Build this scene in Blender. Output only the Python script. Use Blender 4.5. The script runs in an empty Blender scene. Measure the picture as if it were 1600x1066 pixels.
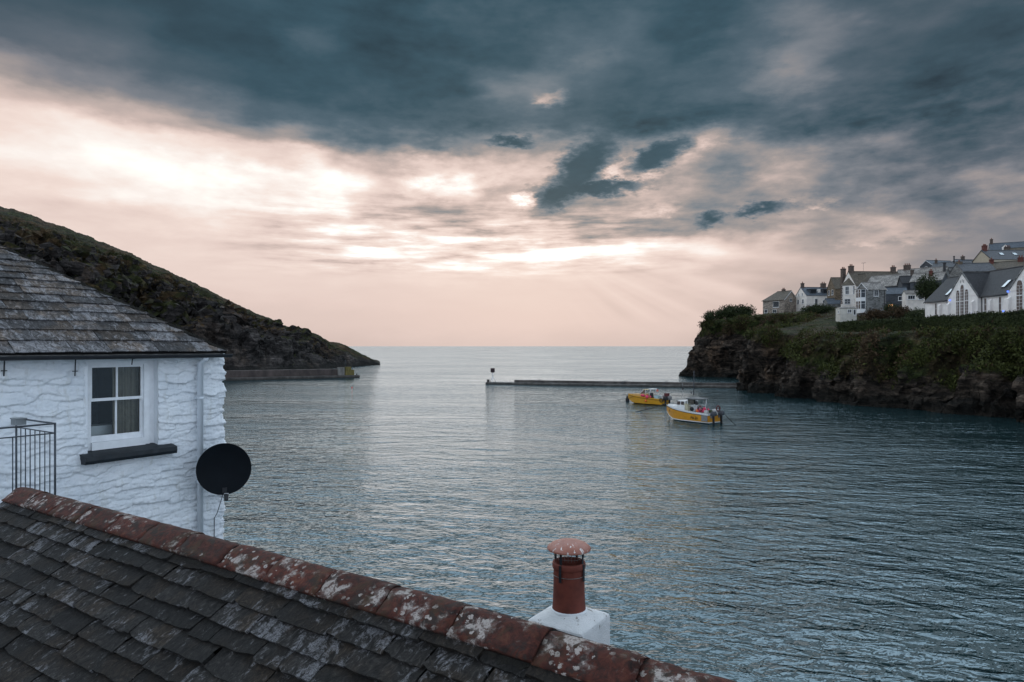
import bpy, bmesh, math, random
import numpy as np
from mathutils import Vector, Matrix

# ------------------------------------------------------------------ camera
sc = bpy.context.scene
COL = sc.collection
FPX, CX, HY, EYE = 1067.0, 800.0, 541.0, 8.0          # focal length in photo pixels, centre column, horizon row, eye height over the sea
cam_d = bpy.data.cameras.new("camera")
cam_d.sensor_width = 36.0
cam_d.lens = FPX / 1600.0 * 36.0
cam_d.shift_y = 8.0 / 1600.0
cam_d.clip_start = 0.05
cam_d.clip_end = 80000.0
cam = bpy.data.objects.new("camera", cam_d)
cam.location = (0, 0, EYE)
cam.rotation_euler = (math.radians(90), 0, 0)
COL.objects.link(cam)
sc.camera = cam
sc.view_settings.view_transform = 'Standard'
sc.view_settings.look = 'None'
sc.view_settings.exposure = 0.0
sc.view_settings.gamma = 1.0
sc.cycles.max_bounces = 8
sc.cycles.transparent_max_bounces = 12
sc.cycles.sample_clamp_indirect = 6.0


def at(px, py, Y):
    """world point seen at photo pixel (px, py) at depth Y"""
    return Vector(((px - CX) / FPX * Y, Y, EYE + (HY - py) / FPX * Y))


def sea_at(px, py):
    Y = EYE * FPX / (py - HY)
    return Vector(((px - CX) / FPX * Y, Y, 0.0))


# ------------------------------------------------------------------ node helpers
def nd(nt, typ, ins=None, **props):
    n = nt.nodes.new(typ)
    for k, v in props.items():
        setattr(n, k, v)
    for k, v in (ins or {}).items():
        s = n.inputs[k]
        if hasattr(v, 'is_output') or isinstance(v, bpy.types.NodeSocket):
            nt.links.new(v, s)
        else:
            s.default_value = v
    return n


def mth(nt, op, a, b=None, c=None, clamp=False):
    ins = {0: a}
    if b is not None:
        ins[1] = b
    if c is not None:
        ins[2] = c
    n = nd(nt, 'ShaderNodeMath', ins, operation=op)
    n.use_clamp = clamp
    return n.outputs[0]


def sstep(nt, v, lo, hi):
    n = nd(nt, 'ShaderNodeMapRange', {0: v, 1: lo, 2: hi, 3: 0.0, 4: 1.0}, interpolation_type='SMOOTHSTEP')
    return n.outputs[0]


def fmix(nt, f, a, b):
    n = nd(nt, 'ShaderNodeMix', {0: f, 2: a, 3: b}, data_type='FLOAT')
    return n.outputs[0]


def cmix(nt, f, a, b, blend='MIX'):
    n = nd(nt, 'ShaderNodeMix', {0: f, 6: a, 7: b}, data_type='RGBA', blend_type=blend)
    return n.outputs[2]


def ramp(nt, fac, stops, interp='LINEAR'):
    n = nt.nodes.new('ShaderNodeValToRGB')
    cr = n.color_ramp
    cr.interpolation = interp
    stops = [(p, c if isinstance(c, (tuple, list)) else (c, c, c)) for p, c in stops]
    while len(cr.elements) < len(stops):
        cr.elements.new(0.5)
    for e, (p, c) in zip(cr.elements, stops):
        e.position = p
    for e, (p, c) in zip(cr.elements, stops):
        e.position = p
        e.color = (c[0], c[1], c[2], 1.0)
    nt.links.new(fac, n.inputs[0])
    return n.outputs[0]


def noise(nt, vec, scale, detail=4.0, rough=0.5, dist=0.0, lac=2.0):
    n = nd(nt, 'ShaderNodeTexNoise', {'Vector': vec, 'Scale': scale, 'Detail': detail, 'Roughness': rough, 'Distortion': dist, 'Lacunarity': lac})
    return n


def s2l(r, g, b):
    f = lambda c: (c / 255 / 12.92) if c / 255 <= 0.04045 else ((c / 255 + 0.055) / 1.055) ** 2.4
    return (f(r), f(g), f(b))


# ------------------------------------------------------------------ world: low sun behind broken cloud
SUN_AZ = math.atan((835 - CX) / FPX)
SUN_EL = math.radians(9.0)            # the sun itself, behind the cloud (sky texture)
world = bpy.data.worlds.new("World")
sc.world = world
world.use_nodes = True
wt = world.node_tree
wt.nodes.clear()
tc = nd(wt, 'ShaderNodeTexCoord').outputs['Generated']
sx = nd(wt, 'ShaderNodeSeparateXYZ', {0: tc})
dx, dy, dz = sx.outputs
az = mth(wt, 'ARCTAN2', dx, dy)
el = mth(wt, 'ARCSINE', dz)
q = nd(wt, 'ShaderNodeCombineXYZ', {0: az, 1: mth(wt, 'MULTIPLY', el, 2.4), 2: 0.37}).outputs[0]
w1 = nd(wt, 'ShaderNodeSeparateColor', {0: noise(wt, q, 5.0, 3.0, 0.55).outputs['Color']})
w2 = nd(wt, 'ShaderNodeSeparateColor', {0: noise(wt, q, 19.0, 4.0, 0.6).outputs['Color']})
w3 = nd(wt, 'ShaderNodeSeparateColor', {0: noise(wt, q, 60.0, 5.0, 0.62).outputs['Color']})


def warp(base, ch, a1, a2, a3):
    o = base
    for w, a in ((w1, a1), (w2, a2), (w3, a3)):
        o = mth(wt, 'ADD', o, mth(wt, 'MULTIPLY', mth(wt, 'SUBTRACT', w.outputs[ch], 0.5), a))
    return o


azw = warp(az, 0, 0.16, 0.05, 0.012)
elw = warp(el, 1, 0.05, 0.022, 0.007)
AZ0, AZ1 = -0.70, 0.70
azn = nd(wt, 'ShaderNodeMapRange', {0: azw, 1: AZ0, 2: AZ1, 3: 0.0, 4: 1.0}).outputs[0]


def px_az(px):
    return math.atan((px - CX) / FPX)


def py_el(py, px=CX):
    return math.atan((HY - py) / FPX * math.cos(px_az(px)))


# cloud brightness by elevation row: (row, [(column, brightness) ...]); 0 slate cloud, 0.5 grey, 0.75 blush, 1 open glare
ROWS = [
    (545, [(0, .66), (400, .69), (800, .74), (1000, .72), (1200, .66), (1600, .55)]),
    (500, [(0, .72), (500, .75), (800, .78), (1000, .77), (1200, .70), (1400, .55), (1600, .45)]),
    (455, [(0, .77), (400, .80), (800, .80), (1000, .79), (1120, .74), (1250, .60), (1330, .68), (1450, .50), (1600, .40)]),
    (425, [(0, .80), (400, .82), (700, .86), (850, .90), (1000, .83), (1120, .74), (1250, .67), (1350, .64), (1450, .46), (1600, .37)]),
    (393, [(0, .82), (400, .84), (520, .92), (600, 1.10), (700, 1.05), (780, 1.22), (870, 1.20), (960, 1.12), (1060, .97), (1150, .72), (1260, .56), (1380, .60), (1480, .40), (1600, .34)]),
    (362, [(0, .82), (200, .84), (330, .92), (430, .86), (520, .97), (600, .86), (700, .80), (850, .74), (960, .66), (1080, .58), (1200, .48), (1330, .44), (1380, .52), (1480, .34), (1600, .40)]),
    (330, [(0, .88), (150, .96), (300, 1.0), (430, 1.05), (520, 1.05), (590, .74), (700, .70), (760, .72), (815, .84), (860, .66), (950, .58), (1030, .62), (1110, .48), (1200, .42), (1265, .50), (1350, .38), (1450, .34), (1560, .46), (1600, .38)]),
    (290, [(0, .98), (150, 1.03), (300, 1.05), (430, 1.08), (530, 1.04), (600, .72), (660, 1.02), (720, 1.16), (770, .64), (830, .66), (900, .62), (980, .88), (1050, .54), (1150, .40), (1240, .48), (1330, .34), (1450, .30), (1560, .28), (1600, .25)]),
    (258, [(0, .90), (150, .93), (300, .86), (400, .82), (480, .95), (540, .68), (620, .62), (690, .86), (760, .74), (850, .74), (950, .64), (1020, .56), (1090, .66), (1180, .36), (1270, .36), (1350, .40), (1450, .18), (1600, .20)]),
    (225, [(0, .74), (150, .64), (300, .50), (420, .48), (520, .30), (620, .26), (720, .40), (800, .52), (880, .50), (960, .42), (1080, .50), (1180, .24), (1280, .20), (1370, .12), (1480, .08), (1600, .15)]),
    (190, [(0, .50), (150, .38), (280, .30), (420, .22), (560, .17), (700, .17), (800, .24), (900, .16), (1000, .10), (1120, .12), (1250, .18), (1350, .10), (1450, .08), (1600, .13)]),
    (150, [(0, .26), (150, .24), (280, .14), (420, .10), (560, .10), (700, .11), (790, .30), (860, .36), (940, .20), (1030, .13), (1120, .22), (1230, .42), (1330, .16), (1450, .11), (1600, .10)]),
    (95, [(0, .14), (150, .15), (280, .04), (400, .03), (490, .16), (580, .05), (700, .07), (830, .13), (940, .30), (1010, .18), (1080, .11), (1180, .20), (1260, .34), (1380, .13), (1500, .11), (1600, .10)]),
    (40, [(0, .12), (150, .10), (300, .05), (450, .10), (600, .10), (780, .13), (900, .20), (960, .24), (1050, .12), (1150, .12), (1230, .21), (1350, .14), (1500, .15), (1600, .12)]),
    (-30, [(0, .07), (200, .05), (400, .07), (800, .12), (1000, .12), (1220, .16), (1400, .10), (1600, .08)]),
]
val = None
prev = None
for py, stops in ROWS:
    ss = [((px_az(p) - AZ0) / (AZ1 - AZ0), v / 1.25) for p, v in stops]
    r = mth(wt, 'MULTIPLY', nd(wt, 'ShaderNodeRGBToBW', {0: ramp(wt, azn, ss, 'EASE')}).outputs[0], 1.25)
    e = py_el(py)
    val = r if val is None else fmix(wt, sstep(wt, elw, prev, e), val, r)
    prev = e
# billow detail on a cloud deck seen in perspective
den = mth(wt, 'ADD', mth(wt, 'MAXIMUM', dz, 0.0), 0.13)
deck = nd(wt, 'ShaderNodeCombineXYZ', {0: mth(wt, 'DIVIDE', dx, den), 1: mth(wt, 'DIVIDE', dy, den), 2: 0.0}).outputs[0]
bil = noise(wt, deck, 1.5, 6.0, 0.52, 0.3).outputs[0]
bil2 = noise(wt, deck, 4.0, 5.0, 0.55, 0.0).outputs[0]
amp = nd(wt, 'ShaderNodeMapRange', {0: val, 1: 0.1, 2: 0.6, 3: 0.17, 4: 0.42}).outputs[0]
amp = mth(wt, 'MULTIPLY', amp, sstep(wt, el, 0.03, 0.20))
val = mth(wt, 'ADD', val, mth(wt, 'MULTIPLY', mth(wt, 'SUBTRACT', bil, 0.5), amp))
val = mth(wt, 'ADD', val, mth(wt, 'MULTIPLY', mth(wt, 'SUBTRACT', bil2, 0.5), mth(wt, 'MULTIPLY', amp, 0.45)))
# lumps of cumulus in the broken part of the deck
lump = noise(wt, nd(wt, 'ShaderNodeVectorMath', {0: q, 1: (1.0, 1.15, 1.0)}, operation='MULTIPLY').outputs[0], 10.0, 5.0, 0.55, 0.15).outputs[0]
lb = mth(wt, 'MULTIPLY', sstep(wt, el, 0.10, 0.17), mth(wt, 'SUBTRACT', 1.0, mth(wt, 'MULTIPLY', sstep(wt, el, 0.27, 0.36), 0.62)))
lb = mth(wt, 'MULTIPLY', lb, nd(wt, 'ShaderNodeMapRange', {0: az, 1: -0.5, 2: -0.15, 3: 0.30, 4: 1.0}).outputs[0])
lump2 = noise(wt, q, 30.0, 6.0, 0.6, 0.0).outputs[0]
val = mth(wt, 'ADD', val, mth(wt, 'MULTIPLY', mth(wt, 'ADD', mth(wt, 'SUBTRACT', lump, 0.5), mth(wt, 'MULTIPLY', mth(wt, 'SUBTRACT', lump2, 0.5), 0.4)), mth(wt, 'MULTIPLY', lb, 0.62)))
# faint rays fanning down to the right of the glare
ra = mth(wt, 'ARCTAN2', mth(wt, 'SUBTRACT', el, py_el(352, 860)), mth(wt, 'SUBTRACT', az, px_az(800)))
ray = noise(wt, nd(wt, 'ShaderNodeCombineXYZ', {0: mth(wt, 'MULTIPLY', ra, 8.0), 1: 0.0, 2: 0.0}).outputs[0], 1.0, 2.0, 0.5).outputs[0]
rb = mth(wt, 'MULTIPLY', sstep(wt, az, 0.06, 0.18), mth(wt, 'SUBTRACT', 1.0, sstep(wt, az, 0.42, 0.60)))
rb = mth(wt, 'MULTIPLY', rb, mth(wt, 'MULTIPLY', sstep(wt, el, 0.02, 0.06), mth(wt, 'SUBTRACT', 1.0, sstep(wt, el, 0.13, 0.17))))
val = mth(wt, 'ADD', val, mth(wt, 'MULTIPLY', mth(wt, 'SUBTRACT', ray, 0.5), mth(wt, 'MULTIPLY', rb, 0.30)))
# thin bright slots low over the sea
slot = noise(wt, nd(wt, 'ShaderNodeCombineXYZ', {0: mth(wt, 'MULTIPLY', az, 7.0), 1: mth(wt, 'MULTIPLY', el, 60.0), 2: 0.0}).outputs[0], 1.0, 5.0, 0.6).outputs[0]
sband = mth(wt, 'MULTIPLY', sstep(wt, el, 0.09, 0.125), mth(wt, 'SUBTRACT', 1.0, sstep(wt, el, 0.165, 0.24)))
sband = mth(wt, 'MULTIPLY', sband, mth(wt, 'SUBTRACT', 1.0, sstep(wt, mth(wt, 'ABSOLUTE', mth(wt, 'ADD', az, 0.06)), 0.12, 0.42)))
val = mth(wt, 'ADD', val, mth(wt, 'MULTIPLY', mth(wt, 'SUBTRACT', slot, 0.52), mth(wt, 'MULTIPLY', sband, 1.7)))

azs = warp(az, 2, 0.0, 0.045, 0.036)
els = warp(el, 0, 0.0, 0.03, 0.025)


def blob(px, py, rx, ry, deg, soft=0.5):
    a0, e0 = px_az(px), py_el(py, px)
    ca, sa = math.cos(math.radians(deg)), math.sin(math.radians(deg))
    u = mth(wt, 'SUBTRACT', azs, a0)
    v = mth(wt, 'SUBTRACT', els, e0)
    uu = mth(wt, 'ADD', mth(wt, 'MULTIPLY', u, ca * FPX / rx), mth(wt, 'MULTIPLY', v, sa * FPX / rx))
    vv = mth(wt, 'ADD', mth(wt, 'MULTIPLY', u, -sa * FPX / ry), mth(wt, 'MULTIPLY', v, ca * FPX / ry))
    d = mth(wt, 'SQRT', mth(wt, 'ADD', mth(wt, 'MULTIPLY', uu, uu), mth(wt, 'MULTIPLY', vv, vv)))
    return mth(wt, 'SUBTRACT', 1.0, sstep(wt, d, 1.0 - soft, 1.0 + soft))


for px, py, rx, ry, deg, soft, v in (
        (985, 272, 40, 13, 5, .7, 1.05), (817, 315, 15, 10, 0, .8, 1.2), (1060, 232, 60, 16, 15, .9, .72),
        (700, 285, 60, 14, 8, .9, .95), (860, 155, 22, 8, 0, .9, .58), (1268, 314, 26, 7, -8, .9, .66), (1395, 376, 60, 6, 0, .9, .68), (1030, 323, 34, 8, 8, .9, .72)):
    val = fmix(wt, mth(wt, 'MULTIPLY', blob(px, py, rx, ry, deg, soft), 0.8), val, mth(wt, 'ADD', v, mth(wt, 'MULTIPLY', mth(wt, 'ADD', mth(wt, 'SUBTRACT', lump, 0.5), mth(wt, 'SUBTRACT', lump2, 0.5)), 0.9)))
dark = None
for px, py, rx, ry, deg, soft in ((912, 262, 68, 29, 42, .55), (925, 293, 78, 13, 3, .6), (872, 302, 38, 19, 30, .6),
                                  (1026, 244, 52, 18, 26, .65), (1190, 327, 30, 8, 5, .85), (1112, 341, 17, 9, 8, .85), (795, 222, 30, 7, 0, .8)):
    b = blob(px, py, rx, ry, deg, soft)
    dark = b if dark is None else mth(wt, 'MAXIMUM', dark, b)
val = fmix(wt, mth(wt, 'MULTIPLY', dark, 0.97), val, mth(wt, 'ADD', 0.0, mth(wt, 'MULTIPLY', mth(wt, 'ADD', lump, lump2), 0.09)))

CR = [(0.0, s2l(44, 62, 73)), (.09, s2l(60, 84, 97)), (.19, s2l(88, 104, 116)), (.30, s2l(124, 130, 138)), (.42, s2l(164, 155, 153)),
      (.54, s2l(206, 186, 179)), (.62, s2l(229, 207, 199)), (.71, s2l(243, 223, 214)), (.80, s2l(254, 245, 239)), (1.0, (1.5, 1.42, 1.34))]
ccol = ramp(wt, mth(wt, 'MULTIPLY', val, 0.8), CR)
# slight hue change across the deck: teal in the middle, mauve to the sides
side = sstep(wt, mth(wt, 'ABSOLUTE', mth(wt, 'ADD', az, 0.02)), 0.22, 0.62)
hue = cmix(wt, side, (0.92, 1.02, 1.04, 1), (1.07, 0.97, 0.96, 1))
lowv = mth(wt, 'SUBTRACT', 1.0, sstep(wt, val, 0.2, 0.6))
ccol = cmix(wt, lowv, ccol, cmix(wt, 1.0, ccol, hue, 'MULTIPLY'))
# unseen landward sky: paler cloud, set bright to light walls that face the camera
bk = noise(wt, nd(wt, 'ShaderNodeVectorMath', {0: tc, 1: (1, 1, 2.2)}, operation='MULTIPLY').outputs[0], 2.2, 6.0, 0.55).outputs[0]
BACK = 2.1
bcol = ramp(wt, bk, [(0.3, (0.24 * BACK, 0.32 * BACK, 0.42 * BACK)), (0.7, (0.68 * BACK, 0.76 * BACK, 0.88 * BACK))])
# unseen sky above the frame: bright gaps added for the near water to mirror
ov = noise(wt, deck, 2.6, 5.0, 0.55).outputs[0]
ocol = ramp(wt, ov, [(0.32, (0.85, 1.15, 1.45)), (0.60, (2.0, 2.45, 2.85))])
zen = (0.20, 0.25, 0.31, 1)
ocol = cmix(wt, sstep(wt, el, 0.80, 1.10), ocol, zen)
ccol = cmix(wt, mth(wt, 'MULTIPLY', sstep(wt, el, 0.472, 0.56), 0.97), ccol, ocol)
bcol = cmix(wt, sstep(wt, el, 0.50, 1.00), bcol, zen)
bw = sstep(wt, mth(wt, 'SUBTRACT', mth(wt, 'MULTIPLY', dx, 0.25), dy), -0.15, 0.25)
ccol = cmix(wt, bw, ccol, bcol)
sky = nd(wt, 'ShaderNodeTexSky', sky_type='NISHITA', sun_disc=False, sun_elevation=SUN_EL, sun_rotation=SUN_AZ, air_density=1.2, dust_density=2.5)
bg1 = nd(wt, 'ShaderNodeBackground', {0: sky.outputs[0], 1: 0.05})
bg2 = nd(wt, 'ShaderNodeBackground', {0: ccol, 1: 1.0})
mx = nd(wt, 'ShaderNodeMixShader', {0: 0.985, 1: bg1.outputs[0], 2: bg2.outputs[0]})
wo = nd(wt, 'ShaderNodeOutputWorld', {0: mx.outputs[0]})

# ------------------------------------------------------------------ sun, veiled by cloud
sun_d = bpy.data.lights.new("sun", 'SUN')
sun_d.energy = 0.5
sun_d.angle = math.radians(105)
sun_d.color = (1.0, 0.95, 0.91)
sun = bpy.data.objects.new("sun", sun_d)
LEL = math.radians(34)                 # the glow through the cloud sheet is broad and centred higher than the sun
sv = Vector((math.sin(SUN_AZ - .25) * math.cos(LEL), math.cos(SUN_AZ - .25) * math.cos(LEL), math.sin(LEL)))
sun.rotation_euler = sv.to_track_quat('Z', 'Y').to_euler()
COL.objects.link(sun)

# ------------------------------------------------------------------ object helpers
rng = random.Random(7)
nr = np.random.default_rng(11)


class MB:
    """collects faces; build() links them as ONE mesh object"""

    def __init__(s):
        s.v = []
        s.f = []
        s.m = []
        s.sm = []

    def add(s, verts, faces, mi=0, smooth=False, M=None):
        b = len(s.v)
        for p in verts:
            p = Vector(p)
            s.v.append(tuple(M @ p if M is not None else p))
        for f in faces:
            s.f.append([i + b for i in f])
            s.m.append(mi)
            s.sm.append(smooth)
        return s

    def box(s, c, d, mi=0, M=None, taper=1.0):
        x, y, z = d[0] / 2, d[1] / 2, d[2] / 2
        vs = [(c[0] + a * x * (taper if k > 0 else 1), c[1] + b * y * (taper if k > 0 else 1), c[2] + k * z) for k in (-1, 1) for a, b in ((-1, -1), (1, -1), (1, 1), (-1, 1))]
        return s.add(vs, [(3, 2, 1, 0), (4, 5, 6, 7), (0, 1, 5, 4), (1, 2, 6, 5), (2, 3, 7, 6), (3, 0, 4, 7)], mi, False, M)

    def prism(s, poly, z0, z1, mi=0, M=None):
        n = len(poly)
        vs = [(p[0], p[1], z0) for p in poly] + [(p[0], p[1], z1) for p in poly]
        fs = [tuple(range(n - 1, -1, -1)), tuple(range(n, 2 * n))] + [(i, (i + 1) % n, n + (i + 1) % n, n + i) for i in range(n)]
        return s.add(vs, fs, mi, False, M)

    def loft(s, rings, mi=0, smooth=True, cap=True, closed=True, M=None):
        n = len(rings[0])
        vs = [p for r in rings for p in r]
        fs = []
        for i in range(len(rings) - 1):
            for j in range(n if closed else n - 1):
                k = (j + 1) % n
                fs.append((i * n + j, i * n + k, (i + 1) * n + k, (i + 1) * n + j))
        s.add(vs, fs, mi, smooth, M)
        if cap:
            b = len(s.v) - len(vs)
            for ids in (list(range(n - 1, -1, -1)), list(range(len(vs) - n, len(vs)))):
                s.f.append([b + i for i in ids])
                s.m.append(mi)
                s.sm.append(False)
        return s

    def tube(s, pts, r, n=8, mi=0, M=None, cap=True):
        pts = [Vector(p) for p in pts]
        rings = []
        for i, p in enumerate(pts):
            t = (pts[min(i + 1, len(pts) - 1)] - pts[max(i - 1, 0)]).normalized()
            a = t.orthogonal().normalized() if i == 0 else (rings_a - t * rings_a.dot(t)).normalized()
            rings_a = a
            b = t.cross(a)
            rr = r[i] if isinstance(r, (list, tuple)) else r
            rings.append([p + (a * math.cos(2 * math.pi * k / n) + b * math.sin(2 * math.pi * k / n)) * rr for k in range(n)])
        return s.loft(rings, mi, True, cap, True, M)

    def lathe(s, prof, n=24, mi=0, M=None, cap=True):
        rings = [[(r * math.cos(2 * math.pi * k / n), r * math.sin(2 * math.pi * k / n), z) for k in range(n)] for r, z in prof]
        return s.loft(rings, mi, True, cap, True, M)

    def ball(s, c, r, n=10, mi=0, M=None, sq=1.0):
        prof = []
        for i in range(n // 2 + 1):
            a = -math.pi / 2 + math.pi * i / (n // 2)
            prof.append((max(1e-4, r * math.cos(a)), r * sq * math.sin(a)))
        T = Matrix.Translation(c)
        return s.lathe(prof, n, mi, (M @ T) if M is not None else T)

    def torus(s, R, r, n=20, k=8, mi=0, M=None):
        rings = []
        for i in range(n + 1):
            a = 2 * math.pi * i / n
            rings.append([((R + r * math.cos(2 * math.pi * j / k)) * math.cos(a), (R + r * math.cos(2 * math.pi * j / k)) * math.sin(a), r * math.sin(2 * math.pi * j / k)) for j in range(k)])
        return s.loft(rings, mi, True, False, True, M)

    def build(s, name, mats, parent=None, loc=None):
        me = bpy.data.meshes.new(name)
        me.from_pydata(s.v, [], s.f)
        if not isinstance(mats, (list, tuple)):
            mats = [mats]
        for m in mats:
            me.materials.append(m)
        me.polygons.foreach_set('material_index', s.m)
        me.polygons.foreach_set('use_smooth', s.sm)
        me.update()
        o = bpy.data.objects.new(name, me)
        COL.objects.link(o)
        if parent is not None:
            o.parent = parent
        if loc is not None:
            o.location = loc
        return o


def np_mesh(name, V, F, mats, smooth=False, parent=None, midx=None):
    """V (n,3) array, F (m,4) or (m,3) array"""
    me = bpy.data.meshes.new(name)
    k = F.shape[1]
    me.vertices.add(len(V))
    me.vertices.foreach_set('co', np.ascontiguousarray(V, dtype=np.float32).ravel())
    me.loops.add(F.size)
    me.loops.foreach_set('vertex_index', np.ascontiguousarray(F, dtype=np.int32).ravel())
    me.polygons.add(len(F))
    me.polygons.foreach_set('loop_start', np.arange(0, F.size, k, dtype=np.int32))
    me.polygons.foreach_set('loop_total', np.full(len(F), k, dtype=np.int32))
    for m in (mats if isinstance(mats, (list, tuple)) else [mats]):
        me.materials.append(m)
    if midx is not None:
        me.polygons.foreach_set('material_index', np.asarray(midx, dtype=np.int32))
    me.polygons.foreach_set('use_smooth', np.full(len(F), smooth))
    me.update(calc_edges=True)
    me.validate()
    o = bpy.data.objects.new(name, me)
    COL.objects.link(o)
    if parent is not None:
        o.parent = parent
    return o


def grid_faces(n, m):
    i = np.arange(n - 1)[:, None] * m + np.arange(m - 1)[None, :]
    return np.stack([i, i + 1, i + m + 1, i + m], -1).reshape(-1, 4)


def tag(o, label=None, cat=None, group=None, kind=None):
    for k, v in (('label', label), ('category', cat), ('group', group), ('kind', kind)):
        if v:
            o[k] = v
    return o


def empty(name, loc=(0, 0, 0), rz=0.0):
    o = bpy.data.objects.new(name, None)
    COL.objects.link(o)
    o.location = loc
    o.rotation_euler = (0, 0, rz)
    o.empty_display_size = 0.3
    return o


# ------------------------------------------------------------------ numpy noise
_PERM = np.random.default_rng(3).permutation(4096).astype(np.int64)
_GR = np.random.default_rng(4).normal(size=(4096, 3))
_GR /= np.linalg.norm(_GR, axis=1, keepdims=True)


def pnoise(P):
    P = np.asarray(P, dtype=np.float64)
    I = np.floor(P).astype(np.int64)
    f = P - I
    u = f * f * f * (f * (f * 6 - 15) + 10)
    out = 0
    for a in (0, 1):
        for b in (0, 1):
            for c in (0, 1):
                h = _PERM[(I[..., 0] + a) & 4095]
                h = _PERM[(h + I[..., 1] + b) & 4095]
                h = _PERM[(h + I[..., 2] + c) & 4095]
                g = _GR[h]
                d = g[..., 0] * (f[..., 0] - a) + g[..., 1] * (f[..., 1] - b) + g[..., 2] * (f[..., 2] - c)
                w = (u[..., 0] if a else 1 - u[..., 0]) * (u[..., 1] if b else 1 - u[..., 1]) * (u[..., 2] if c else 1 - u[..., 2])
                out = out + w * d
    return out * 1.6


def fbm(P, octv=4, gain=0.5, ridged=False):
    s = 0
    a = 1.0
    P = np.asarray(P, dtype=np.float64)
    for k in range(octv):
        n = pnoise(P * (2.03 ** k) + 17.3 * k)
        s = s + a * ((.5 - 2 * np.abs(n)) if ridged else n)
        a *= gain
    return s


def smooth01(t):
    t = np.clip(t, 0, 1)
    return t * t * (3 - 2 * t)


# ------------------------------------------------------------------ materials
MATS = {}


def new_mat(name):
    m = bpy.data.materials.new(name)
    m.use_nodes = True
    nt = m.node_tree
    b = nt.nodes['Principled BSDF']
    MATS[name] = m
    return m, nt, b


def bump(nt, b, h, strength=0.5, dist=0.02):
    n = nd(nt, 'ShaderNodeBump', {'Strength': strength, 'Distance': dist, 'Height': h})
    nt.links.new(n.outputs[0], b.inputs['Normal'])
    return n


def plain(name, col, rough=0.6, var=0.25, scale=6.0, metal=0.0, bmp=0.15, dist=0.01, spec=0.4):
    """paint / metal / wood with a little wear: colour varies by noise, faint bump"""
    m, nt, b = new_mat(name)
    co = nd(nt, 'ShaderNodeTexCoord').outputs['Object']
    n = noise(nt, co, scale, 6.0, 0.6).outputs[0]
    f = nd(nt, 'ShaderNodeMapRange', {0: n, 1: 0.3, 2: 0.7, 3: 1 - var, 4: 1 + var * 0.5}).outputs[0]
    c = nd(nt, 'ShaderNodeVectorMath', {0: (*col,), 3: f}, operation='SCALE').outputs[0]
    nt.links.new(c, b.inputs['Base Color'])
    b.inputs['Roughness'].default_value = rough
    b.inputs['Metallic'].default_value = metal
    b.inputs['Specular IOR Level'].default_value = spec
    if bmp:
        bump(nt, b, noise(nt, co, scale * 5, 4.0, 0.6).outputs[0], bmp, dist)
    return m


def emit(name, col, s):
    m, nt, b = new_mat(name)
    b.inputs['Base Color'].default_value = (*col, 1)
    b.inputs['Emission Color'].default_value = (*col, 1)
    b.inputs['Emission Strength'].default_value = s
    return m

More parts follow.
